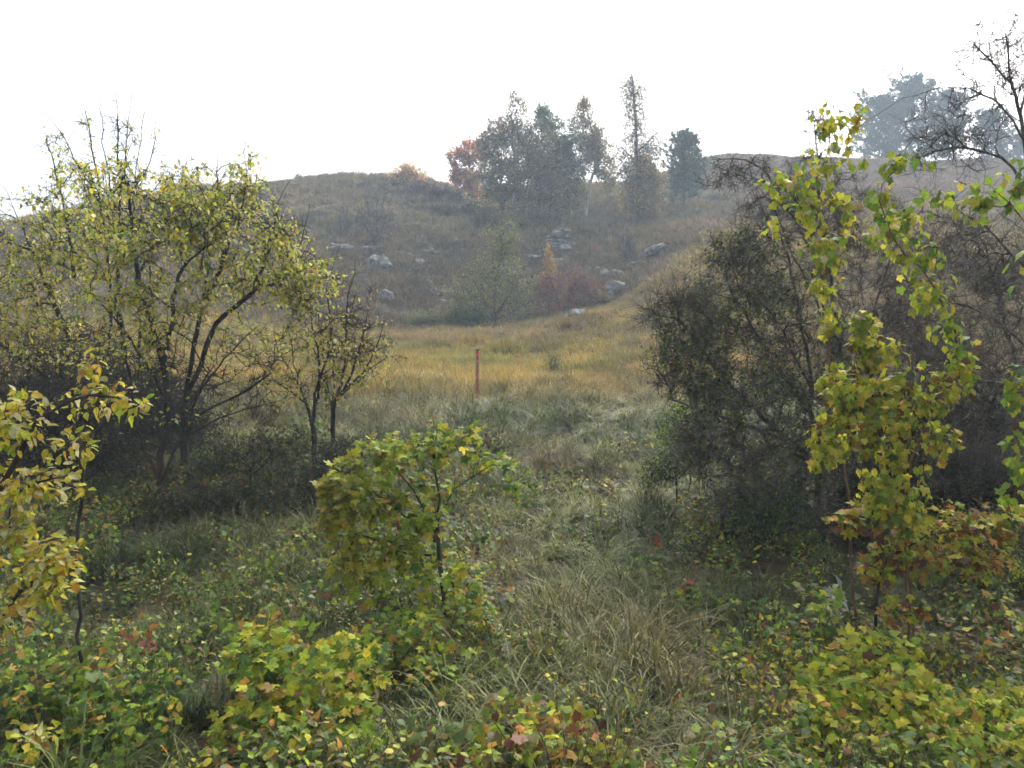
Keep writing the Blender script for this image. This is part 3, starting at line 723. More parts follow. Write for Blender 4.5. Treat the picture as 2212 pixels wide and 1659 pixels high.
# ------------------------------------------------------------------ yellowing trees on the bank, left
PAL_PLUM = [(YEL, 2.6), (YGR, 2.8), (LGR, 0.9), (GRN, 0.25), (OCH, 0.5), (PALE, 2.4), ((0.42, 0.43, 0.12), 2.0)]
PAL_PLUM = [(tuple(min(0.8, 1.4 * v) for v in c), w) for c, w in PAL_PLUM]
d = 12.2; b = at_ground(W(335, 1090, d))
plant('plum_tree', 'yellowing tree with reddish leaning lower trunk on the bank', 'tree', b,
      [ST(b, [(340, 1060), (352, 960), (362, 880), (350, 780), (325, 690), (300, 600), (285, 480), (275, 385)], d),
       ST(None, [(350, 800), (372, 700), (385, 600), (430, 545), (480, 510, d - 0.5)], d),
       ST(None, [(358, 860), (300, 760), (240, 680, d - 0.6), (180, 620, d - 0.9)], d), ST(None, [(345, 1040), (300, 930), (280, 800), (250, 660)], d), ST(None, [(340, 1060), (390, 950), (420, 860), (470, 780)], d), ST(None, [(345, 1000), (240, 920), (150, 860)], d)],
      [(290, 520, 12.0, 170, 150, 1.3, 3), (390, 470, 12.2, 120, 95, 1.0, 2), (330, 690, 11.8, 130, 90, 1.1, 1.2), (260, 400, 12.2, 120, 60, 0.9, 1), (300, 800, 12.0, 170, 90, 0.9, 2.0), (330, 920, 11.9, 130, 60, 0.7, 1.2)], 1000,
      tip=0.0046, base_r=0.062, seg=0.2, twigs=3200, twig_len=(0.12, 0.35), seed=21, trunk_mat='bark_two_tone', group='yellowing trees on the bank',
      leaves=[dict(shape='ovate', n=6200, size=(0.052, 0.092), pal=PAL_PLUM, parts=200, mode='any', spread=0.06,
                   weight=lambda p: np.clip((p[:, 2] - (CAMZ + 0.2)) / 1.2, 0.03, 1) * (0.22 + sstep(0.34, 0.58, fbm(p[:, 0] * 1.6 + 3, p[:, 2] * 1.6 + p[:, 1] * 1.3, 93))))])
d = 13.0; b = at_ground(W(398, 985, d))
plant('plum_tree', 'yellowing tree with dark forked trunk spreading right over the bank', 'tree', b,
      [ST(b, [(396, 960), (398, 885), (432, 790), (468, 700), (540, 640), (640, 590, d - 0.5)], d),
       ST(None, [(400, 880), (412, 780), (440, 660), (480, 560), (498, 420)], d),
       ST(None, [(402, 920), (445, 888), (520, 850), (590, 800, d - 0.4)], d), ST(None, [(400, 960), (430, 850), (500, 760), (560, 700)], d), ST(None, [(396, 960), (370, 860), (380, 740), (420, 620)], d), ST(None, [(404, 940), (480, 900), (560, 880), (640, 850)], d),
       ST(None, [(440, 660), (455, 520), (468, 400), (470, 305)], d), ST(None, [(480, 560), (520, 460), (530, 370), (528, 310)], d), ST(None, [(540, 640), (590, 520), (600, 440), (625, 390)], d), ST(None, [(600, 610), (650, 520), (668, 440)], d)],
      [(560, 555, 13.0, 130, 125, 1.3, 3), (490, 440, 13.2, 100, 75, 0.9, 1.4), (650, 620, 12.7, 75, 95, 0.8, 1.8), (600, 500, 13.0, 70, 60, 0.8, 1.0), (560, 770, 12.8, 110, 80, 0.9, 1.0), (460, 620, 12.8, 90, 120, 1, 1), (470, 840, 12.9, 130, 80, 0.9, 1.6), (520, 380, 13.2, 60, 60, 0.5, 0.5)], 950,
      tip=0.0046, base_r=0.058, seg=0.2, twigs=3200, twig_len=(0.12, 0.35), seed=22, group='yellowing trees on the bank',
      leaves=[dict(shape='ovate', n=5600, size=(0.052, 0.092), pal=PAL_PLUM, parts=200, spread=0.06,
                   weight=lambda p: np.clip((p[:, 2] - (CAMZ + 0.3)) / 1.2, 0.02, 1) * (0.22 + sstep(0.34, 0.58, fbm(p[:, 0] * 1.6 + 3, p[:, 2] * 1.6 + p[:, 1] * 1.3, 93))))])
d = 14.0; b = at_ground(W(245, 940, d))
plant('plum_tree', 'tall many-stemmed yellowing tree with bare whip shoots above its crown', 'tree', b,
      [ST(b, [(240, 900), (233, 800), (240, 650), (225, 500), (205, 350), (180, 215)], d),
       ST(None, [(255, 940), (268, 790), (255, 620), (258, 400), (252, 190)], d), ST(None, [(258, 420), (275, 300), (285, 165)], d), ST(None, [(250, 450), (225, 330), (215, 200)], d), ST(None, [(240, 480), (180, 380), (135, 290), (85, 235)], d), ST(None, [(280, 450), (330, 330), (335, 260)], d),
       ST(None, [(215, 945), (180, 810), (120, 660), (60, 520), (5, 400)], d),
       ST(None, [(285, 940), (300, 800), (300, 640), (290, 400), (315, 235)], d),
       ST(None, [(200, 930), (120, 830), (20, 760), (-80, 690)], d),
       ST(None, [(300, 600), (350, 480), (398, 380), (402, 300)], d), ST(None, [(160, 600), (140, 450), (100, 300)], d)],
      [(110, 560, 13.6, 150, 150, 1.3, 3), (200, 430, 14, 120, 80, 1.0, 1.6), (30, 720, 13.4, 120, 110, 1, 1.6), (-60, 560, 13.6, 130, 150, 1.2, 2.4), (230, 290, 14, 70, 80, 0.5, 0.45), (400, 400, 14, 60, 60, 0.6, 0.5), (150, 800, 13.6, 170, 110, 1.0, 2.4), (300, 300, 14, 60, 60, 0.5, 0.3), (130, 320, 14, 60, 60, 0.5, 0.3)], 1200,
      tip=0.0046, base_r=0.07, seg=0.2, twigs=4000, twig_len=(0.12, 0.35), seed=23, group='yellowing trees on the bank',
      leaves=[dict(shape='ovate', n=7200, size=(0.052, 0.092), pal=PAL_PLUM, parts=200, spread=0.06,
                   weight=lambda p: np.clip((p[:, 2] - (CAMZ + 0.1)) / 1.2, 0.03, 1) * np.where(p[:, 2] > CAMZ + 4.0, 0.16, 1) * (0.22 + sstep(0.34, 0.58, fbm(p[:, 0] * 1.6 + 3, p[:, 2] * 1.6 + p[:, 1] * 1.3, 93))))])
d = 13.0; b = at_ground(W(678, 1015, d))
PAL_SP = [(PALE, 1.5), (YEL, 1.2), (YGR, 1.0), (OCH, 0.5)]
plant('slim_plum', 'slim twiggy shrub with scattered pale yellow leaves beside the maple sapling', 'shrub', b,
      [ST(b, [(680, 980), (672, 900), (640, 810), (622, 700)], d), ST(None, [(673, 920), (684, 850), (705, 780), (720, 700)], d), ST(None, [(660, 870), (610, 830), (570, 820)], d), ST(None, [(676, 930), (650, 840), (600, 760), (590, 700)], d), ST(None, [(680, 900), (690, 780), (665, 660)], d)],
      [(680, 740, 13, 95, 110, 0.7, 2), (650, 840, 13, 110, 60, 0.7, 1), (740, 800, 13, 60, 80, 0.6, 1)], 220,
      tip=0.0036, base_r=0.042, seg=0.16, twigs=1500, seed=24, leaves=[dict(shape='ovate', n=900, size=(0.05, 0.085), pal=PAL_SP, parts=90, spread=0.06)])
d = 13.8; b = at_ground(W(716, 965, d))
plant('slim_plum', 'upright nearly bare shrub with fine twigs standing just behind the slim leafy one', 'shrub', b,
      [ST(b, [(718, 900), (722, 830), (716, 720), (706, 620), (738, 530)], d), ST(None, [(720, 880), (760, 800), (790, 700), (800, 620)], d), ST(None, [(720, 860), (780, 810), (840, 770)], d), ST(None, [(719, 890), (745, 780), (750, 660), (770, 560)], d), ST(None, [(720, 900), (700, 790), (690, 690)], d), ST(None, [(722, 870), (800, 780), (830, 690)], d)],
      [(745, 700, 13.8, 70, 130, 0.7, 2), (790, 760, 13.8, 75, 90, 0.7, 1.5)], 260,
      tip=0.0036, base_r=0.042, seg=0.16, twigs=2000, seed=25, leaves=[dict(shape='ovate', n=420, size=(0.05, 0.08), pal=PAL_SP, parts=40, spread=0.06)])

# ------------------------------------------------------------------ near yellow shrub at the left edge
d = 5.0; b = at_ground(W(-140, 1690, d))
NEARB = [(30, 905, 5.0, 70, 75, 0.3, 2.2), (60, 1050, 5.0, 105, 60, 0.35, 2.2), (105, 1210, 4.9, 85, 55, 0.25, 2.0), (30, 1150, 5.0, 60, 60, 0.25, 1.0), (230, 860, 5.3, 75, 45, 0.25, 1.0), (190, 790, 5.3, 30, 30, 0.15, 0.25),
         (15, 1320, 4.9, 35, 60, 0.2, 0.8), (60, 1600, 4.8, 55, 40, 0.2, 0.45), (100, 1280, 4.9, 60, 30, 0.2, 0.6), (150, 970, 5.2, 60, 60, 0.2, 0.5), (-40, 1000, 5.0, 60, 200, 0.3, 1.5), (300, 880, 5.4, 30, 30, 0.15, 0.15)]
plant('cherry_plum_shrub', 'near shrub with large pale yellow leaves reaching in at the frame edge', 'shrub', b,
      [ST(b, [(-110, 1500), (-60, 1250), (0, 1060), (90, 910), (200, 850, 5.2), (290, 870, 5.4)], d), ST(None, [(-95, 1450), (0, 1330), (80, 1240), (150, 1190)], d), ST(None, [(-20, 1110), (60, 1050), (150, 1030)], d),
       ST(None, [(-125, 1620), (-20, 1590), (80, 1600)], d)],
      NEARB, 150, tip=0.0022, base_r=0.03, seg=0.08, twigs=120, twig_len=(0.05, 0.12), seed=31, bark='bark',
      leaves=[dict(shape='ovate', n=1250, size=(0.045, 0.078), pal=[(YEL, 3.0), (PALE, 1.6), (YGR, 1.4), (OCH, 0.7), (LGR, 0.4)], parts=300, blobs=NEARB, snap=0.3, mode='up', shell=0.6)])
b = at_ground(W(172, 1430, 6.4))
plant('bare_sapling', 'thin dark upright sapling stem behind the near yellow leaves', 'sapling', b,
      [ST(b, [(170, 1330), (168, 1200), (172, 1080), (165, 960), (185, 880)], 6.4)], [(180, 950, 6.4, 40, 90, 0.2, 1), (170, 860, 6.4, 60, 40, 0.2, 1)], 30, tip=0.0022, base_r=0.014, seg=0.1, twigs=40, seed=32,
      leaves=[dict(shape='ovate', n=45, size=(0.05, 0.07), pal=[(YEL, 2), (YGR, 1.5)], parts=45, spread=0.04, mode='up')])

# ------------------------------------------------------------------ maple sapling, centre
d = 7.9; b = at_ground(W(968, 1420, d))
MB = [(765, 1050, 7.7, 80, 80, 0.35, 2.4), (850, 975, 7.9, 110, 50, 0.4, 2.0), (955, 955, 8.0, 90, 42, 0.35, 1.5), (1060, 1000, 8.1, 70, 35, 0.3, 0.6), (755, 1190, 7.6, 55, 110, 0.3, 1.5), (850, 1100, 7.8, 95, 60, 0.35, 1.7),
      (890, 1230, 7.8, 70, 50, 0.3, 0.9), (720, 1110, 7.6, 40, 60, 0.25, 0.8), (985, 1260, 7.9, 75, 75, 0.35, 1.2), (940, 1340, 7.8, 70, 60, 0.3, 0.9), (700, 1060, 7.6, 30, 40, 0.2, 0.3), (1010, 930, 8.0, 50, 30, 0.2, 0.4), (930, 1060, 8.0, 70, 50, 0.3, 0.8), (1100, 1050, 8.2, 35, 25, 0.2, 0.2), (850, 1180, 7.7, 80, 60, 0.3, 1.0), (800, 1260, 7.6, 50, 50, 0.25, 0.6), (920, 1140, 7.8, 60, 50, 0.3, 0.8)]
PAL_M = [(YGR, 3.6), (LGR, 3.4), (YEL, 0.7), (OCH, 0.5), (GRN, 1.3), (BRN, 0.3)]
def sap_tint(P, C, r):
    t = np.clip((W(860, 0, 7.8)[0] - P[:, 0]) / 0.7, 0, 1)[:, None]          # its left side has turned yellower
    return C * (1 - 0.45 * t) + 0.45 * t * np.array([0.44, 0.36, 0.045]) * r.uniform(0.7, 1.2, (len(C), 1))
plant('maple_sapling', 'bushy maple sapling turning yellow green in the centre', 'sapling', b,
      [ST(b, [(962, 1330), (955, 1230), (940, 1150), (948, 1080), (936, 1000), (945, 930)], d), ST(None, [(945, 1130), (985, 1060), (1060, 1005), (1110, 1010)], d), ST(None, [(942, 1170), (880, 1120), (800, 1060), (740, 1040, 7.6)], d),
       ST(None, [(940, 1150), (890, 1060), (840, 980)], d), ST(None, [(950, 1200), (860, 1190), (770, 1150, 7.6), (755, 1230, 7.6)], d)],
      MB, 200, tip=0.0025, base_r=0.028, seg=0.1, twigs=60, seed=41, bark='bark',
      leaves=[dict(shape='maple', n=2300, size=(0.04, 0.11), pal=PAL_M, parts=300, blobs=MB, snap=0.45, mode='up', shell=0.7, tintf=sap_tint)])

# ------------------------------------------------------------------ creeper mounds along the bottom edge
def mound(name, label, blobs, base_d, n, size, pal, seed, shape='grape', parts=230, base_xy=None, mode='up', ntar=60, bark='stem'):
    bx, by = base_xy; b = at_ground(W(bx, by, base_d)); r = np.random.default_rng(seed)
    st = []
    for i in range(5):
        q = blobs[i % len(blobs)]; t = W(q[0] + r.normal(0, q[3] * 0.4), q[1] - q[4] * 0.3, q[2]); m = (b + t) / 2 + np.array([r.normal(0, 0.08), r.normal(0, 0.08), 0.12])
        st.append([b + np.array([r.normal(0, 0.05), r.normal(0, 0.05), -0.08]), m, t])
    return plant(name, label, 'bush', b, st, blobs, ntar, tip=0.002, base_r=0.012, seg=0.1, twigs=80, seed=seed, bark=bark, trunk_name='stem',
          leaves=[dict(shape=shape, n=n, size=size, pal=pal, parts=parts, blobs=blobs, mode=mode, shell=0.42, snap=0.15)])
mound('creeper_bush', 'yellow green leafy mound with lobed leaves in the lower left', [(560, 1400, 5.9, 80, 70, 0.4, 1.3), (640, 1480, 5.7, 150, 110, 0.5, 3), (750, 1440, 5.9, 90, 70, 0.45, 1.4), (700, 1600, 5.3, 150, 90, 0.4, 2.2), (520, 1560, 5.4, 60, 60, 0.3, 0.6)],
      5.8, 1700, (0.04, 0.10), [(YGR, 2.6), (LGR, 3.0), (GRN, 1.4), (YEL, 0.8), (OCH, 0.7), (BRN, 0.3)], 51, 'maple', 260, (650, 1630))
mound('creeper_bush', 'low yellow and orange leafy mound at the bottom centre', [(1130, 1580, 5.2, 100, 60, 0.35, 2), (1220, 1610, 5.1, 110, 60, 0.35, 2), (1320, 1640, 5.0, 70, 40, 0.3, 1), (1060, 1630, 5.1, 60, 40, 0.3, 1)],
      5.2, 1000, (0.035, 0.08), [(YGR, 2.4), (LGR, 1.6), (OCH, 1.2), (YEL, 1.0), (BRN, 0.6), (ORA, 0.5)], 52, 'grape', 200, (1190, 1690))
mound('creeper_bush', 'broad bright yellow green creeper mound in the lower right corner', [(1870, 1480, 5.9, 150, 80, 0.5, 2.4), (1960, 1560, 5.5, 190, 90, 0.5, 3.2), (1820, 1590, 5.4, 110, 70, 0.4, 1.4), (2130, 1600, 5.2, 150, 75, 0.45, 2.6), (2200, 1540, 5.4, 80, 50, 0.4, 0.9), (1720, 1610, 5.3, 60, 40, 0.3, 0.5), (1900, 1400, 6.2, 90, 40, 0.35, 0.9), (1780, 1530, 5.5, 70, 50, 0.3, 0.6)],
      5.6, 3000, (0.035, 0.085), [(YGR, 4.0), (LGR, 2.0), (YEL, 1.4), (GRN, 0.8), (OCH, 0.4), (BRN, 0.3)], 53, 'grape', 300, (1950, 1650))
mound('creeper_bush', 'green leafy creeper patch at the foot of the maple sapling', [(1010, 1330, 7.6, 70, 60, 0.35, 1.5), (870, 1370, 7.2, 90, 60, 0.4, 1.5), (960, 1440, 6.8, 90, 50, 0.4, 1.2), (1090, 1480, 6.6, 60, 40, 0.3, 0.6)],
      7.2, 1000, (0.04, 0.09), [(LGR, 3), (GRN, 2.0), (YGR, 2.0), (OCH, 0.5), (RED, 0.08)], 54, 'maple', 120, (960, 1450))
mound('creeper_bush', 'dull green leafy tangle along the lower left edge', [(90, 1480, 5.6, 130, 70, 0.4, 1.5), (250, 1560, 5.4, 130, 70, 0.4, 1.2), (150, 1640, 5.1, 150, 50, 0.35, 1.2), (330, 1480, 5.8, 80, 50, 0.35, 0.8)],
      5.5, 1200, (0.03, 0.07), [(GRN, 3.2), (DGR, 1.2), (LGR, 1.6), (OCH, 0.4), (YGR, 0.6)], 55, 'grape', 140, (190, 1660))
mound('creeper_bush', 'small green leafy clump under the hawthorn edge, near the red leaves', [(1500, 1310, 8.6, 80, 45, 0.35, 1.4), (1620, 1330, 8.4, 90, 45, 0.35, 1.4), (1400, 1230, 9.6, 60, 40, 0.3, 0.8), (1560, 1400, 7.8, 90, 40, 0.3, 1.0)],
      8.4, 700, (0.045, 0.085), [(GRN, 3.0), (LGR, 2.2), (YGR, 0.8), (DGR, 0.5)], 56, 'maple', 100, (1550, 1390))

# ------------------------------------------------------------------ hawthorn thicket, right
d = 11.5; b = at_ground(W(1762, 1170, d))
HB = [(1640, 640, 11.6, 150, 120, 1.1, 2.6), (1520, 720, 11.3, 85, 100, 0.8, 1.5), (1470, 650, 11.2, 70, 30, 0.4, 0.4), (1560, 860, 11.2, 115, 120, 1.0, 2.4), (1640, 1000, 11.2, 140, 100, 1.0, 2.4), (1700, 820, 11.4, 90, 150, 0.9, 2.0), (1600, 540, 11.8, 90, 50, 0.6, 0.8), (1500, 960, 11.0, 60, 70, 0.5, 0.8), (1780, 980, 11.3, 90, 130, 0.8, 1.8), (1800, 760, 11.6, 80, 140, 0.8, 1.4), (1640, 1100, 11.0, 150, 60, 0.8, 1.6), (1450, 780, 11.2, 60, 90, 0.5, 0.7), (1420, 680, 11.2, 45, 35, 0.3, 0.3)]
plant('hawthorn_bush', 'dense dark hawthorn bush with small brown green leaves', 'bush', b,
      [ST(b, [(1766, 1080), (1756, 950), (1750, 800), (1722, 650), (1690, 510)], d), ST(None, [(1757, 1000), (1650, 900), (1550, 800), (1470, 690, 11.2)], d),
       ST(None, [(1755, 900), (1650, 750), (1570, 600)], d), ST(None, [(1760, 1100), (1640, 1030), (1520, 980, 11.0)], d), ST(None, [(1752, 840), (1680, 700, 11), (1620, 620, 10.8)], d), ST(None, [(1762, 1120), (1690, 1060), (1600, 1090, 10.9)], d), ST(None, [(1758, 980), (1800, 850), (1820, 680)], d), ST(None, [(1700, 950), (1560, 900, 11.0), (1440, 860, 11.0)], d)],
      HB, 2000, tip=0.0058, base_r=0.05, seg=0.18, twigs=9500, twig_len=(0.14, 0.4), seed=61, bark='bark_grey',
      leaves=[dict(shape='hawthorn', n=13500, size=(0.034, 0.066), pal=[(OLV, 3.4), (DGR, 1.4), (GRN, 2.8), (BRN, 1.5), (LGR, 1.5)], spread=0.07,
                   weight=lambda p: np.clip(1.15 - 0.6 * (p[:, 2] < CAMZ - 0.5), 0.1, 2) * (0.12 + sstep(0.42, 0.62, fbm(p[:, 0] * 2.2 + 7, p[:, 2] * 2.2 + p[:, 1], 91))))])
d = 12.4; b = at_ground(W(1850, 1130, d))
plant('bare_hawthorn', 'leafless hawthorn with fine upright shoots behind the climbing vine', 'tree', b,
      [ST(b, [(1845, 1000), (1830, 850), (1800, 650), (1775, 450), (1755, 230)], d), ST(None, [(1838, 900), (1780, 700), (1700, 520), (1660, 400)], d), ST(None, [(1835, 880), (1880, 700), (1930, 540), (1980, 440)], d), ST(None, [(1800, 650), (1730, 500), (1640, 360), (1540, 340)], d)],
      [(1720, 440, 12.4, 140, 110, 0.9, 2.4), (1830, 520, 12.4, 130, 140, 0.9, 2.2), (1760, 290, 12.4, 50, 70, 0.4, 0.5), (1930, 640, 12.4, 120, 150, 1.0, 2), (1590, 370, 12.3, 80, 40, 0.5, 0.5), (1880, 850, 12.4, 110, 130, 1.0, 1.6)], 1000,
      tip=0.0042, base_r=0.036, seg=0.16, twigs=9000, twig_len=(0.1, 0.32), seed=62, bark='bark_grey', leaves=[dict(shape='hawthorn', n=900, size=(0.02, 0.035), pal=[(BRN, 3), (DGR, 1)], spread=0.06)])
d = 10.2; b = at_ground(W(2340, 1230, d))
plant('bare_tree', 'large bare tree arching long branches in from the frame edge', 'tree', b,
      [ST(b, [(2320, 1100), (2285, 850), (2240, 600), (2218, 330), (2185, 180), (2165, 40)], d), ST(None, [(2216, 310), (2150, 215), (2060, 188), (1950, 215), (1850, 275)], d), ST(None, [(2240, 610), (2140, 500), (2030, 430), (1950, 400)], d),
       ST(None, [(2275, 800), (2150, 690), (2030, 640), (1940, 600)], d), ST(None, [(2225, 420), (2160, 340), (2060, 320), (1960, 350)], d), ST(None, [(2290, 900), (2180, 830), (2060, 830)], d), ST(None, [(2205, 260), (2230, 120), (2240, 0)], d),
       ST(None, [(2185, 180), (2120, 110), (2090, 60)], d)],
      [(2140, 130, 10.2, 90, 120, 0.8, 1.5), (2060, 300, 10.2, 140, 90, 0.8, 1.2), (2050, 520, 10.2, 150, 110, 0.9, 1.7), (2080, 760, 10.2, 150, 130, 1.0, 2.6), (2110, 960, 10.4, 130, 110, 0.9, 2.2), (2230, 150, 10.2, 70, 150, 0.7, 1)], 1100,
      tip=0.0036, base_r=0.042, seg=0.18, twigs=6500, twig_len=(0.1, 0.34), seed=63, bark='bark_grey', up=0.0)
d = 11.6; b = at_ground(W(2080, 1130, d))
plant('dark_scrub', 'dark twiggy scrub filling the gap below the bare tree', 'bush', b,
      [ST(b, [(2060, 1050), (2000, 900), (1960, 780)], d), ST(None, [(2070, 1080), (2120, 950), (2160, 820)], d), ST(None, [(2080, 1090), (2200, 1000), (2280, 900)], d), ST(None, [(2060, 1090), (1960, 1020), (1880, 960)], d)],
      [(2000, 920, 11.6, 120, 130, 0.9, 2), (2150, 930, 11.6, 120, 140, 0.9, 2), (1930, 1040, 11.6, 100, 70, 0.7, 1), (2120, 1080, 11.4, 130, 60, 0.8, 1.2), (1860, 1090, 11.5, 70, 70, 0.7, 1)], 900,
      tip=0.0056, base_r=0.04, seg=0.18, twigs=5270, twig_len=(0.14, 0.38), seed=64, bark='bark', leaves=[dict(shape='hawthorn', n=6000, size=(0.025, 0.05), pal=[(BRN, 2), (DGR, 2.5), (OLV, 1)], spread=0.08)])

# ------------------------------------------------------------------ climbing vines with big lobed leaves
def vine(label, stems, blobs, n, size, pal, seed, parts, base, d, mode='hang', shape='grape', ntar=90, name='climbing_vine', cat='vine', base_r=0.012):
    b = at_ground(W(base[0], base[1], d))
    return plant(name, label, cat, b, [ST(b if i == 0 else None, s, d) for i, s in enumerate(stems)], blobs, ntar, tip=0.002, base_r=base_r, seg=0.12, twigs=20, seed=seed, bark='bark' if name == 'maple_sapling' else 'stem', trunk_name='stem', up=-0.1,
          leaves=[dict(shape=shape, n=n, size=size, pal=pal, parts=parts, blobs=blobs, snap=0.3, mode=mode, shell=0.6)])
PV = [(YGR, 4.0), (LGR, 2.2), (YEL, 1.6), (PALE, 0.7), (OCH, 0.4)]
vine('pale yellow vine strand hanging high over the bare hawthorn shoots',
     [[(1830, 1050), (1800, 850), (1780, 640), (1792, 520), (1755, 420), (1790, 320), (1800, 235)], [(1770, 440), (1700, 400), (1660, 420)]],
     [(1770, 350, 7.9, 60, 60, 0.2, 0.7), (1790, 680, 7.7, 35, 60, 0.2, 0.5), (1830, 460, 7.8, 50, 60, 0.2, 0.6), (1795, 270, 8.0, 58, 58, 0.2, 0.9), (1700, 395, 7.8, 71, 52, 0.2, 0.9), (1750, 440, 7.8, 78, 58, 0.2, 1.3), (1785, 540, 7.7, 58, 71, 0.2, 1.5), (1780, 620, 7.7, 52, 32, 0.2, 0.5), (1670, 490, 7.8, 32, 32, 0.1, 0.2), (1850, 260, 8.0, 32, 58, 0.1, 0.35), (1830, 340, 7.9, 65, 39, 0.15, 0.4)],
     520, (0.05, 0.095), PV, 71, 300, (1850, 1240), 8.0)
vine('green yellow vine strand draped in a curve from the bare tree branches',
     [[(1960, 1050), (2040, 850), (2070, 760), (2040, 660), (1990, 580), (1925, 510), (1905, 400), (1960, 345)], [(2000, 590), (2020, 480), (2090, 400)]],
     [(1910, 430, 7.6, 45, 60, 0.2, 0.6), (1960, 480, 7.6, 60, 50, 0.2, 0.6), (2080, 810, 7.6, 45, 60, 0.2, 0.7), (1950, 350, 7.6, 78, 28, 0.15, 0.7), (1920, 500, 7.6, 71, 58, 0.2, 1.2), (1990, 560, 7.6, 71, 65, 0.2, 1.2), (2005, 640, 7.6, 71, 52, 0.2, 1.4), (2050, 700, 7.6, 52, 52, 0.2, 0.8), (2085, 760, 7.6, 39, 45, 0.2, 0.5), (2060, 410, 7.6, 78, 45, 0.2, 0.4), (1990, 440, 7.6, 78, 39, 0.2, 0.3)],
     420, (0.055, 0.105), [(YGR, 3.8), (LGR, 3.5), (YEL, 0.8), (GRN, 0.7), (BRN, 0.2)], 72, 300, (1980, 1260), 7.6)
vine('thick curtain of yellow vine leaves hanging below the draped strands',
     [[(1960, 1150), (1940, 1000), (1880, 880), (1840, 780), (1880, 730)], [(1940, 1000), (2000, 880), (2050, 800)]],
     [(1900, 1060, 7.4, 60, 70, 0.25, 1.2), (1860, 700, 7.4, 45, 50, 0.2, 0.8), (1900, 860, 7.4, 70, 80, 0.25, 1.4), (1960, 930, 7.4, 70, 60, 0.25, 1.2), (2040, 960, 7.4, 50, 60, 0.2, 0.6), (1835, 860, 7.4, 97, 91, 0.3, 2.4), (1880, 760, 7.4, 71, 58, 0.2, 1.2), (1950, 830, 7.4, 78, 58, 0.25, 1.3), (1800, 940, 7.4, 71, 58, 0.2, 1.0), (2010, 870, 7.4, 71, 58, 0.2, 1.1), (1880, 960, 7.4, 58, 78, 0.2, 1.0), (1940, 1010, 7.4, 78, 65, 0.2, 1.1), (2060, 810, 7.4, 52, 45, 0.2, 0.5), (1780, 990, 7.4, 39, 32, 0.1, 0.3), (1960, 1090, 7.4, 65, 65, 0.2, 0.8)],
     1900, (0.05, 0.09), [(YGR, 5.0), (YEL, 3.2), (LGR, 2.0), (OCH, 0.6), (BRN, 0.6), (GRN, 0.3)], 73, 300, (1960, 1290), 7.4)
vine('green vine leaves at the extreme upper edge beside the bare trunk',
     [[(2300, 1200), (2280, 800), (2230, 500), (2150, 420)], [(2270, 760), (2200, 850), (2195, 1000), (2185, 1150)]],
     [(2130, 430, 7.4, 78, 52, 0.2, 1.4), (2200, 390, 7.4, 65, 65, 0.2, 1.2), (2195, 830, 7.2, 36, 65, 0.15, 0.8), (2195, 980, 7.2, 36, 78, 0.15, 1.0), (2190, 1080, 7.2, 45, 45, 0.15, 0.6), (2240, 600, 7.3, 65, 130, 0.2, 0.8)],
     180, (0.065, 0.11), [(LGR, 3.5), (YGR, 3.0), (YEL, 0.5), (GRN, 0.8)], 74, 180, (2300, 1330), 7.3)
d = 7.6
vine('spreading maple sapling with yellow, green and rusty brown leaves below the vine curtain',
     [[(1900, 1240), (1960, 1180), (2050, 1150), (2140, 1140)], [(1915, 1220), (1890, 1150), (1840, 1130)], [(1960, 1180), (2020, 1240), (2130, 1230)], [(1935, 1200), (1960, 1120), (1980, 1060)]],
     [(1925, 1110, 7.6, 84, 54, 0.25, 1.2), (1985, 1190, 7.5, 96, 66, 0.3, 1.8), (2090, 1140, 7.6, 96, 66, 0.3, 1.8), (1905, 1225, 7.5, 42, 54, 0.2, 0.8), (1835, 1125, 7.6, 48, 33, 0.15, 0.7), (2120, 1215, 7.5, 72, 42, 0.25, 1.0), (2180, 1120, 7.6, 48, 48, 0.2, 0.6), (1960, 1320, 7.4, 72, 30, 0.2, 0.35)],
     1150, (0.05, 0.10), [(YGR, 2.8), (YEL, 1.4), (OCH, 1.6), (ORA, 1.0), (BRN, 2.0), (LGR, 1.3), (GRN, 0.5)], 75, 230, (1890, 1330), 7.5, 'up', 'maple', 60, 'maple_sapling', 'sapling', 0.015)

# ------------------------------------------------------------------ dark scrub and brambles under the trees
d = 15.2; b = at_ground(W(120, 950, d))
DK = [(BRN, 1.2), (DGR, 2.5), (OLV, 1), (GRN, 0.5)]
plant('dark_scrub', 'dark leafless thicket behind the stems of the left trees', 'bush', b,
      [ST(b, [(120, 900), (100, 820), (60, 740)], d), ST(None, [(125, 940), (180, 850), (210, 750)], d), ST(None, [(115, 945), (30, 880), (-40, 800)], d), ST(None, [(130, 945), (260, 890), (330, 800)], d), ST(None, [(110, 950), (-30, 900), (-120, 860)], d)],
      [(60, 830, 15.2, 150, 90, 1.0, 2.4), (220, 840, 15.2, 130, 90, 1.0, 2), (350, 860, 15.2, 110, 90, 0.9, 1.8), (-80, 850, 15.0, 120, 100, 1.0, 1.2), (150, 740, 15.2, 150, 60, 0.9, 1.2)], 1100,
      tip=0.0062, base_r=0.035, seg=0.18, twigs=5580, twig_len=(0.14, 0.38), seed=65, bark='bark', leaves=[dict(shape='hawthorn', n=3500, size=(0.03, 0.055), pal=DK, spread=0.08)])
d = 12.9; b = at_ground(W(60, 1040, d))
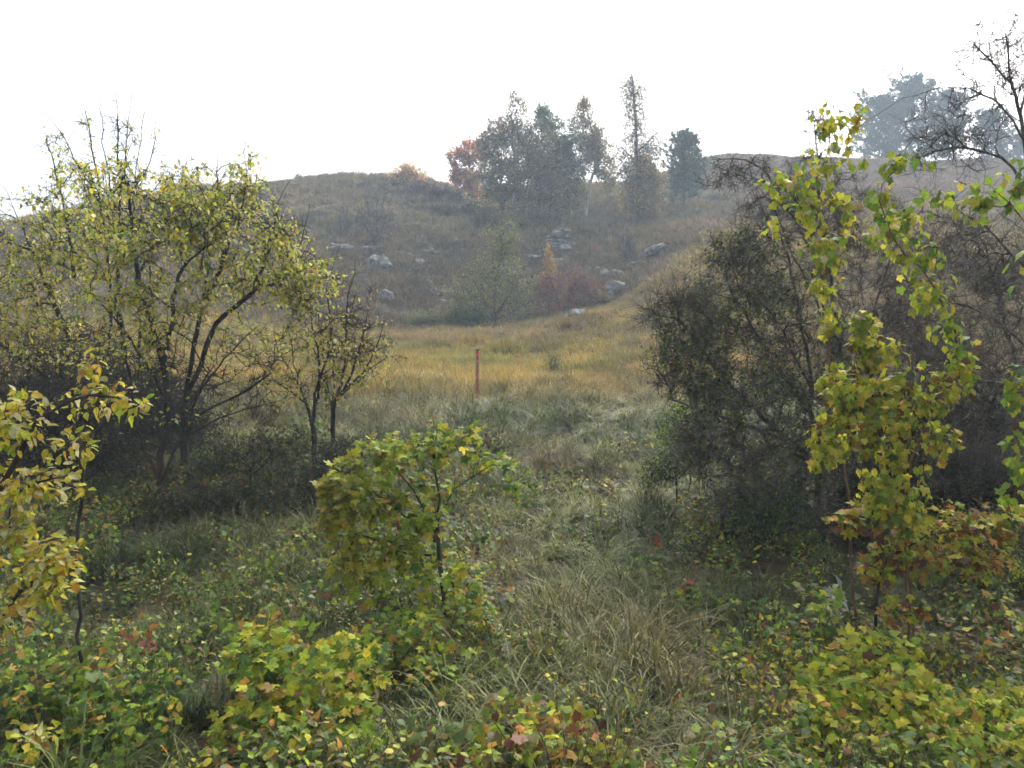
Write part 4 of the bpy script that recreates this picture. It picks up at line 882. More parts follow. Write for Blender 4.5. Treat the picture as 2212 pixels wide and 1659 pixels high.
plant('dark_scrub', 'low dark bramble thicket at the foot of the left trees', 'bush', b,
      [ST(b, [(60, 1000), (90, 950), (130, 920)], d), ST(None, [(60, 1030), (10, 980), (-40, 950)], d), ST(None, [(70, 1035), (180, 980), (260, 950)], d)],
      [(60, 990, 12.9, 140, 60, 0.6, 2), (220, 985, 12.8, 110, 55, 0.6, 1.6), (-60, 990, 12.9, 80, 60, 0.6, 1)], 420,
      tip=0.0047, base_r=0.025, seg=0.16, twigs=2356, twig_len=(0.14, 0.38), seed=66, bark='bark', leaves=[dict(shape='hawthorn', n=2600, size=(0.035, 0.06), pal=DK, spread=0.08)])
for i, (lb, px, py, d, bl, n) in enumerate([
    ('dark bramble tangle between the two forked left trunks and the slim shrub', 540, 1030, 12.6, [(520, 985, 12.6, 110, 50, 0.6, 2), (620, 960, 13.0, 80, 45, 0.6, 1.3), (450, 1010, 12.4, 70, 40, 0.5, 1)], 2600),
    ('dark bramble tangle under the slim shrubs beside the maple sapling', 740, 1030, 12.4, [(740, 985, 12.5, 70, 45, 0.5, 1.5), (660, 1040, 12.0, 80, 35, 0.5, 1.2)], 1700),
    ('greyish bramble tangle along the shaded lower edge of the left trees', 480, 1100, 11.4, [(520, 1070, 11.4, 140, 30, 0.4, 2), (380, 1085, 11.3, 80, 25, 0.4, 1)], 1500)]):
    b = at_ground(W(px, py, d))
    plant('bramble_tangle', lb, 'bush', b, [ST(b, [(px, py - 15), (px - 30, py - 45)], d), ST(None, [(px + 5, py - 5), (px + 60, py - 50)], d), ST(None, [(px - 5, py - 5), (px - 80, py - 40)], d)], bl, 260,
          tip=0.0034, base_r=0.012, seg=0.15, twigs=2200, seed=240 + i, bark='bark', leaves=[dict(shape='ovate', n=n, size=(0.03, 0.06), pal=[(DGR, 3), (GRN, 1.6), (BRN, 1), (OLV, 1)], spread=0.07, mode='up')])
for i, (lb, px, py, d, bl, n, pal) in enumerate([
    ('fresh green low shrub at the left foot of the hawthorn', 1490, 960, 12.6, [(1480, 905, 12.6, 55, 45, 0.5, 2), (1450, 940, 12.4, 40, 40, 0.4, 1)], 1500, [(LGR, 2), (GRN, 3), (YGR, 0.8)]),
    ('dark green sprouts low inside the hawthorn shade', 1680, 1140, 10.8, [(1680, 1090, 10.8, 90, 40, 0.5, 2), (1600, 1110, 10.7, 60, 30, 0.4, 1)], 1800, [(GRN, 3), (DGR, 2), (LGR, 0.7)]),
    ('tall green leafed shrub on the slope left of the hawthorn foot', 1460, 1040, 11.9, [(1450, 1000, 11.9, 50, 40, 0.4, 1.5), (1410, 1030, 11.8, 40, 30, 0.4, 1)], 900, [(LGR, 1.5), (GRN, 3), (OLV, 2)])]):
    b = at_ground(W(px, py, d))
    plant('green_shrub', lb, 'shrub', b, [ST(b, [(px, py - 15), (px - 20, py - 50)], d), ST(None, [(px + 5, py - 5), (px + 40, py - 50)], d), ST(None, [(px - 5, py - 5), (px - 50, py - 40)], d)], bl, 140,
          tip=0.003, base_r=0.012, seg=0.14, twigs=500, seed=250 + i, bark='bark', leaves=[dict(shape='ovate', n=n, size=(0.03, 0.055), pal=pal, spread=0.06, mode='up')])
d = 11.3; b = at_ground(W(2000, 1160, d))
plant('dark_scrub', 'low dark thicket shading the ground under the vine curtain', 'bush', b,
      [ST(b, [(2000, 1120), (1960, 1060), (1920, 1000)], d), ST(None, [(2005, 1150), (2090, 1080), (2160, 1020)], d), ST(None, [(1995, 1150), (1880, 1100), (1820, 1060)], d), ST(None, [(2010, 1155), (2160, 1120), (2250, 1080)], d)],
      [(1900, 1080, 11.3, 110, 70, 0.7, 2), (2050, 1080, 11.3, 120, 80, 0.7, 2), (2190, 1100, 11.3, 110, 80, 0.7, 2), (1830, 1160, 10.6, 90, 40, 0.5, 1), (2050, 1190, 10.5, 150, 45, 0.6, 1.6)], 700,
      tip=0.0047, base_r=0.03, seg=0.16, twigs=4030, twig_len=(0.14, 0.38), seed=67, bark='bark', leaves=[dict(shape='hawthorn', n=5000, size=(0.03, 0.055), pal=DK, spread=0.08)])

d = 13.4; b = at_ground(W(180, 1000, d))
plant('dark_scrub', 'tall dark leafless scrub among the left tree stems', 'bush', b,
      [ST(b, [(180, 940), (150, 850), (120, 760)], d), ST(None, [(185, 980), (240, 880), (290, 780)], d), ST(None, [(175, 985), (80, 900), (20, 800)], d), ST(None, [(190, 985), (330, 920), (420, 860)], d), ST(None, [(170, 990), (0, 940), (-60, 880)], d)],
      [(120, 880, 13.4, 150, 90, 0.8, 2), (290, 880, 13.4, 130, 80, 0.8, 2), (410, 930, 13.4, 90, 50, 0.6, 1), (0, 930, 13.4, 120, 70, 0.8, 1.4)], 900,
      tip=0.0058, base_r=0.03, seg=0.16, twigs=5580, twig_len=(0.14, 0.38), seed=68, bark='bark', leaves=[dict(shape='hawthorn', n=3500, size=(0.03, 0.055), pal=DK, spread=0.08)])
d = 12.8; b = at_ground(W(2260, 1090, d))
plant('bare_hawthorn', 'bare dark hawthorn filling the extreme edge behind the arching tree', 'tree', b,
      [ST(b, [(2250, 980), (2200, 800), (2150, 620), (2110, 480)], d), ST(None, [(2255, 1000), (2270, 800), (2260, 600), (2230, 470)], d), ST(None, [(2248, 980), (2120, 850), (2010, 740), (1960, 680)], d), ST(None, [(2252, 1010), (2120, 960), (2010, 900)], d)],
      [(2130, 600, 12.8, 120, 110, 0.9, 2), (2230, 620, 12.8, 110, 140, 0.9, 2), (2050, 760, 12.8, 120, 110, 0.9, 2), (2190, 840, 12.8, 120, 120, 0.9, 2), (2060, 930, 12.8, 110, 80, 0.8, 1.4), (1960, 720, 12.8, 80, 90, 0.7, 1)], 1000,
      tip=0.0058, base_r=0.05, seg=0.17, twigs=6200, twig_len=(0.14, 0.38), seed=69, bark='bark_grey', leaves=[dict(shape='hawthorn', n=1800, size=(0.025, 0.045), pal=[(BRN, 2), (DGR, 2), (OLV, 1)], spread=0.06)])
# ------------------------------------------------------------------ trees and shrubs on the hill
def far_tree(name, label, cat, base_px, stems, blobs, ntar, n, size, pal, seed, base_r=0.13, tip=0.012, bark='bark_far', trunk_mat=None, group=None, weight=None, spread=0.28, mode='any', weep=0, shape='flat', twigs=0, seg=0.7, up=0.2, d=None, tintf=None, base=None, parts=0, twig_len=(0.4, 1.1)):
    n = int(n * 3.0); size = (size[0] * 1.1, size[1] * 1.25); ntar = int(ntar * 2.0); spread *= 0.85
    pal = [(tuple(2.3 * v for v in c), w) for c, w in pal]
    b = hit(*base_px) if d is None else at_ground(W(base_px[0], base_px[1], d)); d = b[1]
    bl = [(q[0], q[1], d + (q[6] if len(q) > 6 else 0), q[2], q[3], q[4], q[5]) for q in blobs]
    L = dict(shape=shape, n=n, size=size, pal=pal, spread=spread, mode=mode, mat='far_leaf', smooth=False, weep=weep)
    if n and cat == 'tree': L['weight'] = lambda p: 0.35 + sstep(0.36, 0.6, fbm(p[:, 0] * 0.45 + seed, p[:, 2] * 0.55 + p[:, 1] * 0.3, 95))
    if weight: L['weight'] = weight
    if tintf: L['tintf'] = tintf
    return plant(name, label, cat, b, [ST(b if i == 0 else None, s, d) for i, s in enumerate(stems)], bl, ntar, tip=tip, base_r=base_r, bark=bark, trunk_mat=trunk_mat, seg=seg, jit=0.05, up=up, group=group, seed=seed,
                 leaves=[L] if n else [], twigs=twigs, twig_len=twig_len, stem_step=0.8, stem_jit=0.03)
G_OL = (0.12, 0.115, 0.04); G_GR = (0.055, 0.085, 0.035); G_YB = (0.26, 0.17, 0.05); G_GRY = (0.10, 0.09, 0.055); G_RED = (0.24, 0.075, 0.04); G_ORA = (0.27, 0.14, 0.05); G_GOLD = (0.36, 0.28, 0.08)
far_tree('red_maple', 'red orange tree at the edge of the birch clump on the ridge', 'tree', (1022, 432), [[(1018, 400), (1012, 350), (1015, 305)], [(1018, 400), (995, 370)]],
         [(1010, 335, 45, 42, 1.6, 2), (995, 378, 28, 25, 1.2, 1), (1022, 395, 26, 28, 1, 0.8)], 90, 2600, (0.14, 0.26), [(G_RED, 3), (G_ORA, 2), ((0.22, 0.10, 0.05), 1.5)], 101)
far_tree('birch_tree', 'thin-topped birch with pale upper trunk, leftmost of the clump', 'tree', (1112, 478), [[(1110, 420), (1112, 350), (1104, 280), (1108, 235), (1100, 192)], [(1108, 300), (1075, 265)], [(1106, 290), (1130, 230), (1128, 205)]],
         [(1078, 290, 45, 50, 1.8, 2), (1115, 270, 47, 55, 1.5, 1.6), (1110, 210, 30, 24, 0.8, 0.35), (1050, 310, 26, 38, 1.2, 0.8)], 150, 2600, (0.10, 0.2), [(G_GRY, 3), (G_OL, 2), (G_ORA, 0.4), (G_YB, 0.8)], 102, trunk_mat='birch', base_r=0.14, weep=0.3, twigs=450, spread=0.3)
far_tree('olive_birch', 'broad olive brown birch filling the front of the clump', 'tree', (1085, 480), [[(1085, 440), (1080, 380), (1085, 310)], [(1085, 440), (1130, 380), (1150, 320)], [(1085, 450), (1055, 400)]],
         [(1085, 360, 80, 72, 2.0, 3), (1145, 385, 77, 66, 2.0, 2.8), (1058, 415, 57, 50, 1.6, 1.6), (1150, 320, 53, 46, 1.5, 1.2), (1120, 440, 112, 42, 1.8, 2.4), (1200, 430, 59, 44, 1.5, 1.2)], 240, 7000, (0.12, 0.22), [(G_OL, 3), (G_YB, 1.4), (G_GRY, 1.5), ((0.085, 0.095, 0.038), 1.6)], 103, base_r=0.2)
far_tree('aspen_tree', 'blue green aspen at the middle of the clump', 'tree', (1205, 470), [[(1205, 420), (1208, 350), (1195, 260)], [(1207, 370), (1235, 300)]],
         [(1188, 270, 40, 35, 1.5, 1.4), (1215, 325, 61, 66, 1.9, 3), (1205, 395, 53, 50, 1.7, 1.6), (1170, 240, 17, 15, 0.7, 0.25)], 200, 5600, (0.12, 0.22), [(G_GR, 4), ((0.07, 0.09, 0.045), 2), (G_OL, 0.7)], 104, base_r=0.18)
def top_gold(P, C, r):
    t = np.clip((P[:, 2] - W(0, 300, 76)[2]) / 3.0, 0, 1)[:, None]
    return C * (1 - 0.65 * t) + 0.65 * t * np.array([0.38, 0.27, 0.07])
far_tree('birch_tree', 'golden-topped birch with white leaning trunk at the clump edge', 'tree', (1266, 466), [[(1268, 430), (1275, 390), (1290, 340), (1278, 280), (1262, 215)], [(1288, 350), (1310, 310)]],
         [(1262, 265, 38, 53, 1.5, 2), (1290, 320, 42, 55, 1.6, 2.4), (1250, 350, 47, 50, 1.5, 1.4), (1310, 370, 26, 38, 1.1, 0.7), (1262, 225, 17, 20, 0.6, 0.35)], 200, 5200, (0.10, 0.2), [(G_OL, 2), (G_GRY, 2.4), (G_YB, 1.3)], 105, trunk_mat='birch', base_r=0.13, weep=0.25, twigs=300, tintf=top_gold)
far_tree('birch_tree', 'tallest slender birch with sparse weeping twigs beside the gap', 'tree', (1382, 475), [[(1380, 420), (1376, 340), (1372, 250), (1366, 165)], [(1374, 330), (1410, 295), (1425, 285)], [(1375, 350), (1345, 320)]],
         [(1362, 182, 30, 32, 0.9, 1.8), (1368, 205, 39, 36, 1.0, 2.0), (1374, 255, 39, 55, 1.0, 2.0), (1372, 310, 62, 61, 1.5, 1.6), (1402, 320, 39, 42, 1.2, 0.9), (1345, 350, 39, 48, 1.2, 1.0), (1420, 300, 24, 31, 0.7, 0.5), (1385, 370, 51, 36, 1.3, 0.7)], 420, 4200, (0.08, 0.16), [(G_GRY, 3), (G_OL, 2), (G_YB, 1)], 106, bark='bark_far', base_r=0.15, weep=0.6, twigs=900, spread=0.42, up=-0.25)
far_tree('hazel_shrub', 'yellow brown bushy shrub at the foot of the tallest birch', 'shrub', (1380, 476), [[(1380, 440), (1385, 390), (1390, 350)], [(1380, 450), (1360, 400)], [(1380, 450), (1405, 400)]],
         [(1388, 385, 47, 50, 1.5, 2.4), (1378, 435, 53, 31, 1.5, 1.5)], 130, 4200, (0.11, 0.2), [(G_YB, 2.4), (G_OL, 2), (G_GRY, 1.6), (G_GOLD, 0.6)], 107)
far_tree('grey_birch', 'hazy grey birch filling the gap between the olive birch and the aspen', 'tree', (1165, 474), [[(1165, 420), (1160, 350), (1158, 290)], [(1163, 400), (1185, 340)], [(1163, 400), (1140, 350)]],
         [(1160, 330, 50, 55, 1.8, 2), (1185, 400, 50, 50, 1.8, 2), (1140, 420, 50, 45, 1.6, 1.6), (1230, 420, 50, 40, 1.6, 1.2)], 160, 4200, (0.10, 0.2), [(G_GRY, 2), (G_OL, 2), (G_YB, 0.8)], 110, base_r=0.14, weep=0.25, twigs=300)
def pine(label, base_px, d, top, halfw, seed, nb=150, dens=2400, low=0.15, group='pines on the ridge', round_=1.0):
    b = hit(*base_px)
    if abs(b[1] - d) > 15: b = at_ground(W(base_px[0], base_px[1], d))
    d = b[1]; u = d / FPX; r = np.random.default_rng(seed); topz = W(top[0], top[1], d)
    root = thing('pine_tree', b, label, 'tree', group); H = topz[2] - b[2]; w = halfw * u
    T = Tubes(); tr = smooth_line([b - (0, 0, 0.3), b * 0.5 + topz * 0.5 + (0.1, 0, 0), topz], 0.8, r, 0.03); T.add(tr, np.linspace(0.17, 0.03, len(tr)), 7); T.build('trunk', M['bark_far'], root, b)
    B = Tubes(); tp = []; td = []
    for i in range(nb):
        t = low + (1 - low) * r.random() ** 0.9; c = b + (topz - b) * t
        prof = (1 - t) ** (0.75 / round_) * min(1, (t - low + 0.12) * 5 + 0.35)
        az = r.uniform(0, 6.283); L = w * (0.35 + 0.75 * prof) * r.uniform(0.45, 1.15) if t < 0.93 else 0.5
        dirv = np.array([math.cos(az), math.sin(az), r.uniform(0.1, 0.55)]); p1 = c + dirv * L * 0.55; p2 = c + dirv * L + np.array([0, 0, r.uniform(-0.1, 0.3) * L])
        B.add(np.array([c, p1, p2]), np.array([0.045, 0.03, 0.012]), 3)
        for j in range(7):
            q = r.uniform(0.25, 1.02); p = c + (p2 - c) * q + r.normal(0, 0.22, 3); tp.append(p); td.append(nrm(dirv * np.array([1, 1, 0.3]) + r.normal(0, 0.4, 3) + np.array([0, 0, 0.7])))
    B.build('branches', M['bark_far'], root, b)
    tp = np.array(tp); td = np.array(td); dens = int(dens * 1.5); k = r.integers(0, len(tp), dens); P = tp[k] + r.normal(0, 0.13, (dens, 3)); D = nrm(td[k] + r.normal(0, 0.35, (dens, 3)))
    # each shoot is a brush of six long needles' bundles
    V = []; C = []; 
    for j in range(6):
        q = nrm(D + r.normal(0, 0.55, (dens, 3))); L = r.uniform(0.25, 0.5, (dens, 1)); s_ = nrm(np.cross(q, r.normal(size=(dens, 3)))) * 0.05
        V.append(np.stack([P - s_, P + s_, P + q * L], 1)); C.append(np.repeat((np.array([0.075, 0.135, 0.09]) * r.uniform(0.6, 1.5, (dens, 1)))[:, None], 3, 1))
    V = np.concatenate(V).reshape(-1, 3); C = np.concatenate(C).reshape(-1, 3)
    o = add_obj('crown', mk_mesh('crown', V - b, np.arange(len(V)).reshape(-1, 3), C), M['needle'], root); o['kind'] = 'stuff'
pine('small solitary pine standing just beside the tallest birch', (1477, 446), 80, (1478, 292), 66, 121, 120, 1500, 0.05, None, 0.95)
pine('broad bluish pine on the ridge, first of the row nearest the birches', (1895, 338), 116, (1905, 212), 78, 122, 260, 4200, 0.03, round_=2.2)
pine('tallest bluish pine in the middle of the ridge row', (1965, 339), 118, (1975, 172), 82, 123, 300, 4800, 0.04, round_=2.0)
pine('bluish pine with open trunk between the tallest and the small ridge pine', (2050, 341), 117, (2045, 205), 66, 124, 240, 3800, 0.1, round_=2.2)
pine('small rounded pine after a gap in the ridge row', (2142, 345), 114, (2138, 245), 48, 125, 150, 2200, 0.08, round_=2.2)
pine('low hazy pine last in the ridge row at the frame edge', (2215, 346), 118, (2215, 280), 45, 126, 110, 1500, 0.15, round_=2.2)
far_tree('rowan_tree', 'small orange leaved tree alone on the ridge crest', 'tree', (880, 398), [[(880, 385), (878, 365), (882, 350)], [(880, 388), (860, 368)], [(880, 388), (902, 368)]],
         [(880, 370, 34, 20, 1.2, 2), (860, 378, 18, 12, 0.8, 0.7), (902, 378, 18, 12, 0.8, 0.7)], 80, 1300, (0.10, 0.2), [(G_ORA, 2), ((0.40, 0.30, 0.16), 2), (G_YB, 1)], 108)

def bush(name, label, base_px, w, h, n, pal, seed, size=(0.08, 0.16), ntar=70, twigs=120, d=None, bark='bark_far', tip=0.008, cat='shrub', group=None, lean=0):
    """low many-stemmed shrub: w, h in picture units"""
    bx, by = base_px; r = np.random.default_rng(seed)
    st = [[(bx + w * k * 0.35 + r.normal(0, 2), by - h * 0.35), (bx + w * k * 0.75 + lean, by - h * r.uniform(0.75, 1.0))] for k in (-0.9, -0.35, 0.1, 0.5, 0.95)]
    st[0] = [(bx, by - h * 0.1)] + st[0]
    for s in st[1:]: s.insert(0, (bx, by - h * 0.08))
    u = (hit(*base_px)[1] if d is None else d) / FPX
    return far_tree(name, label, cat, base_px, st, [(bx, by - h * 0.55, w * 0.85, h * 0.5, w * u * 0.6, 2), (bx - w * 0.4, by - h * 0.35, w * 0.5, h * 0.35, w * u * 0.4, 0.8), (bx + w * 0.4, by - h * 0.35, w * 0.5, h * 0.35, w * u * 0.4, 0.8)],
             ntar, n, size, pal, seed, base_r=0.05, tip=tip, spread=0.16, seg=0.4, twigs=twigs, d=d, bark=bark, group=group, twig_len=(0.25, 0.6))
SC = [((0.085, 0.05, 0.042), 2), ((0.07, 0.05, 0.04), 2), (G_OL, 0.5)]
bush('bare_bush', 'bare fan-shaped grey bush above the left rock slab', (808, 528), 58, 112, 250, [(G_GRY, 2)], 131, twigs=700, ntar=200, tip=0.018, size=(0.05, 0.1))
bush('bare_bush', 'thin bare sapling bush left of the fan-shaped one', (742, 520), 22, 75, 60, [(G_GRY, 2)], 132, twigs=160, ntar=60, tip=0.018, size=(0.05, 0.1))
for i, (px, py, w, h, lb) in enumerate([(905, 418, 34, 26, 'low purple brown scrub on the ridge just under the orange tree'), (950, 428, 36, 26, 'low purple brown scrub on the ridge, second below the orange tree'), (990, 440, 36, 28, 'purple brown scrub on the ridge beneath the red tree'), (1025, 465, 34, 34, 'brown scrub at the left foot of the birch clump'), (960, 462, 36, 24, 'low dark scrub on the slope below the ridge scrub'), (860, 425, 30, 20, 'low grey scrub on the ridge left of the orange tree')]):
    bush('ridge_scrub', lb, (px, py), w, h, 1300, SC, 140 + i, size=(0.1, 0.2), ntar=60, twigs=160, group='scrub along the left ridge')
bush('understorey_shrub', 'grey twiggy understorey shrub below the white birch trunk', (1160, 492), 60, 50, 900, [(G_GRY, 3), (G_OL, 1)], 150, twigs=500, tip=0.016)
bush('understorey_shrub', 'olive shrub at the front foot of the birch clump', (1100, 500), 60, 42, 1700, [(G_OL, 3), (G_YB, 1), (G_GRY, 1)], 151)
bush('understorey_shrub', 'dark brown shrub between the birch clump and the ridge scrub', (1052, 492), 40, 46, 1400, [((0.10, 0.075, 0.05), 3), (G_OL, 1)], 152)
bush('understorey_shrub', 'small grey shrub on the skyline between the two birches', (1318, 425), 34, 24, 700, [(G_GRY, 3), (G_OL, 1)], 153)
bush('understorey_shrub', 'dull yellow shrub on the slope under the tallest birch', (1400, 475), 40, 26, 900, [(G_YB, 2), (G_OL, 2)], 154)
for i, (px, py, tx, ty) in enumerate([(1187, 480, 1190, 380), (1212, 474, 1214, 385), (1232, 472, 1236, 395)]):
    lb = ['slim grey trunk sapling first under the aspen', 'slim grey trunk sapling second under the aspen', 'slim pale trunk sapling third, nearest the white birch'][i]
    far_tree('birch_sapling', lb, 'sapling', (px, py), [[((px + tx) / 2 + 2, (py + ty) / 2), (tx, ty)]], [(tx, ty + 10, 16, 20, 0.7, 1)], 14, 300, (0.1, 0.18), [(G_OL, 1), (G_GRY, 1)], 160 + i, trunk_mat='bark_far' if i < 2 else 'birch', base_r=0.05, group='saplings in the birch clump')
far_tree('dead_branch_birch', 'thin pale dead stem leaning among the olive birch leaves', 'sapling', (1135, 486), [[(1138, 440), (1140, 410), (1150, 385), (1158, 368)]], (), 0, 0, (0.1, 0.2), [], 169, base_r=0.05, tip=0.02, trunk_mat='birch')
# hollow
far_tree('willow_bush', 'large olive green bush in the middle of the hollow', 'bush', (1068, 706), [[(1068, 660), (1075, 600), (1085, 540), (1080, 500)], [(1066, 690), (1030, 620), (1000, 560)], [(1070, 690), (1110, 620), (1140, 570)], [(1066, 695), (1010, 660), (975, 640)], [(1070, 690), (1130, 660), (1165, 640)]],
         [(1065, 600, 75, 75, 1.6, 3), (1000, 650, 50, 50, 1.2, 1.4), (1090, 520, 48, 40, 1.1, 1.2), (1120, 640, 50, 55, 1.2, 1.4), (1040, 680, 80, 30, 1.2, 1.2)], 330, 4600, (0.06, 0.12), [((0.15, 0.15, 0.05), 3), (G_OL, 2), (G_GRY, 1.4), (G_GR, 0.6)], 171, base_r=0.08, tip=0.013, seg=0.35, twigs=900, spread=0.16, d=46.5, twig_len=(0.2, 0.6))
far_tree('dogwood_bush', 'dark red leaved bush beside the olive bush in the hollow', 'bush', (1215, 700), [[(1210, 660), (1190, 610)], [(1215, 680), (1240, 620), (1260, 590)], [(1212, 690), (1170, 640)], [(1218, 690), (1270, 650)]],
         [(1185, 620, 32, 38, 0.9, 1.3), (1240, 610, 45, 38, 1.0, 2), (1215, 655, 60, 32, 1.1, 1.6), (1280, 625, 30, 28, 0.8, 0.8)], 200, 1900, (0.055, 0.11), [((0.12, 0.045, 0.035), 3), ((0.10, 0.06, 0.045), 3), (G_GRY, 1.6), ((0.17, 0.055, 0.04), 0.6)], 172, base_r=0.05, tip=0.011, seg=0.35, twigs=600, spread=0.14, d=45.5, twig_len=(0.2, 0.5))
far_tree('orange_sapling', 'slender orange yellow sapling rising behind the red bush', 'sapling', (1188, 660), [[(1187, 610), (1186, 560), (1185, 528)]], [(1186, 590, 18, 40, 0.4, 2), (1185, 545, 8, 22, 0.25, 0.7)], 40, 650, (0.06, 0.12), [((0.2, 0.13, 0.05), 2), (G_YB, 2), (G_OL, 1)], 173, base_r=0.03, tip=0.006, seg=0.3, spread=0.1, d=48)
bush('dark_bush', 'low very dark green bush at the left foot of the hollow', (1005, 706), 55, 36, 1700, [(DGR, 3), ((0.07, 0.07, 0.04), 2)], 174, d=45.5, size=(0.06, 0.12))
bush('dark_bush', 'low dark brown bush at the front of the hollow under the red bush', (1165, 708), 62, 36, 1500, [((0.075, 0.06, 0.04), 3), (DGR, 1.4)], 175, d=44.5, size=(0.06, 0.12), twigs=260)
bush('dark_bush', 'low dull brown bush at the right foot of the hollow', (1290, 672), 46, 40, 1000, [((0.10, 0.07, 0.045), 3), (G_OL, 1.4)], 176, d=45, size=(0.06, 0.12), twigs=260)
bush('green_bush', 'grey green low bush spreading left of the hollow bushes', (930, 708), 60, 36, 1500, [(G_OL, 3), (G_GR, 1)], 177, d=46, size=(0.06, 0.12))
bush('bare_bush', 'bare grey sapling leaning beside the tilted rock slab', (1352, 568), 26, 78, 60, [(G_GRY, 2)], 178, twigs=260, ntar=70, tip=0.016, size=(0.05, 0.1))
bush('red_shrub', 'tiny red shrub on the slope above the hollow', (1287, 548), 8, 14, 90, [((0.16, 0.06, 0.045), 3), (G_GRY, 1)], 179, ntar=14, twigs=10, size=(0.08, 0.15))
bush('red_shrub', 'tiny rusty red shrub above the tilted rock slab', (1420, 518), 16, 12, 110, [((0.17, 0.085, 0.055), 3), (G_GRY, 1)], 180, ntar=14, twigs=10, size=(0.08, 0.15))
bush('meadow_herb', 'small grey green herb standing in the golden meadow', (1195, 808), 14, 46, 260, [(G_GR, 2), (G_OL, 2)], 181, ntar=26, twigs=30, size=(0.03, 0.06), tip=0.004, cat='plant')
for i, (px, py, w, h, lb) in enumerate([(1500, 470, 40, 16, 'low grey scrub on the slope below the solitary pine'), (1560, 430, 45, 16, 'low grey scrub right of the solitary pine'), (1640, 400, 45, 14, 'low brown scrub high on the right slope'), (690, 470, 40, 18, 'low olive scrub on the left slope'), (1440, 490, 36, 14, 'low dark scrub above the tilted rock slab'), (900, 500, 40, 16, 'low grey scrub on the slope between bare bush and birches')]):
    bush('slope_scrub', lb, (px, py), w, h, 700, [(G_GRY, 2), ((0.085, 0.075, 0.05), 2), (G_OL, 1)], 190 + i, size=(0.08, 0.16), ntar=40, twigs=80, group='low scrub on the slopes')

# ------------------------------------------------------------------ rocks
def rock_mesh(sx, sy, sz, seed, layered=False, det=4, rough=0.3):
    import bmesh
    bm = bmesh.new(); bmesh.ops.create_icosphere(bm, subdivisions=det, radius=1.0)
    off = Vector((seed * 3.7, seed * 1.3, -seed * 2.1)); r = random.Random(seed)
    planes = []
    for _ in range(9):
        n = Vector((r.gauss(0, 1), r.gauss(0, 1), r.gauss(0, 0.8))).normalized(); planes.append((n, r.uniform(0.62, 0.9)))
    for v in bm.verts:
        p = v.co.copy()
        for n, k in planes:
            q = p.dot(n)
            if q > k: p -= n * (q - k) * 0.9
        f = mnoise.fractal(p * 1.6 + off, 1.0, 2.0, 4); p *= 1 + rough * f
        if layered: p *= Vector((1, 1, 1)); s_ = math.floor((p.z + 1) * 3.2); k = 1 + 0.10 * mnoise.noise(Vector((s_ * 5.3 + seed, 0, 0))); p.x *= k; p.y *= k
        v.co = Vector((p.x * sx, p.y * sy, p.z * sz))
    me = bpy.data.meshes.new('rock'); bm.to_mesh(me); bm.free(); me.materials.append(M['rock']); return me
def rock(label, px, py, w, h, seed, tilt=0.0, slabs=None, name='limestone_rock'):
    """px, py: middle of its foot in the picture; w, h: visible size in picture units"""
    b = hit(px, py); u = b[1] / FPX
    if slabs: root = thing(name, b, label, 'rock')
    if not slabs:
        me = rock_mesh(w * u / 2, w * u * 0.4, h * u * 0.62, seed, True)
        o = add_obj(name, me, None, None, (float(b[0]), float(b[1]), float(b[2]) + h * u * 0.22)); o.rotation_euler = (0.1, tilt, seed * 0.7 % 0.6); tag(o, label, 'rock', GROUPS.get(name))
    else:
        for j, (ox, oy, sw, sh, tl) in enumerate(slabs):
            me = rock_mesh(sw * u / 2, sw * u * 0.42, sh * u * 0.6, seed * 10 + j, True)
            o = add_obj('slab', me, None, root, (ox * u, oy * u * 0.3, oy * u)); o.rotation_euler = (0.05, tl, 0.2 * j)
rock('big pale lichen boulder on the left slope', 820, 580, 52, 34, 201, 0.15)
rock('pale boulder lower on the left slope', 836, 648, 34, 26, 202, 0.3)
rock('small pale stone lowest on the left slope', 876, 684, 20, 12, 203, 0.5)
rock('small dark stone right of the big left boulder', 906, 572, 24, 14, 204, -0.2)
rock('long flat rock ledge at the foot of the bare fan-shaped bush', 765, 538, 100, 16, 205, 0, [(-25, 1, 66, 14, 0.0), (22, 2, 50, 9, -0.06), (-40, 7, 40, 8, 0.05)], 'rock_ledge')
rock('layered limestone outcrop at the head of the hollow', 1207, 542, 60, 50, 206, 0, [(4, 4, 66, 18, 0.05), (-4, 19, 58, 14, 0.0), (6, 31, 62, 12, 0.04), (-8, 41, 46, 9, -0.05), (14, 46, 30, 7, 0.05), (30, 12, 34, 14, 0.1)], 'rock_outcrop')
rock('broken low ledge left below the layered outcrop', 1165, 560, 50, 10, 207, 0, [(-14, 3, 34, 9, 0.0), (16, 4, 30, 8, 0.1)], 'rock_ledge')
rock('tilted grey rock slab on the right rim', 1403, 552, 62, 22, 208, 0, [(4, 9, 64, 15, -0.42), (-6, 1, 40, 10, -0.3)], 'rock_slab')
rock('dark and pale boulder pair above the white boulder', 1318, 600, 46, 22, 209, 0, [(-14, 8, 26, 17, -0.2), (12, 8, 34, 18, 0.15)], 'boulder_pair')
rock('white lichen boulder on the right rim of the hollow', 1326, 634, 50, 30, 210, -0.3)
rock('pale flat stone at the front right rim of the hollow', 1244, 684, 44, 18, 211, -0.3)
rock('small pale stone next up from the flat rim stone', 1284, 668, 22, 12, 212, -0.4)
rock('small grey stone on the slope left of the hollow head', 985, 524, 24, 12, 213, 0.2)
rock('tiny white stone lying in the golden meadow', 1172, 738, 12, 5, 214, 0.0)
rock('tiny grey stone on the slope above the olive bush', 1000, 545, 14, 8, 215, 0.1)
rock('half buried grey stone on the left slope below the small dark stone', 925, 612, 22, 9, 216, 0.3)
rock('low grey stone on the left slope near the hollow floor', 955, 652, 24, 7, 217, 0.1)
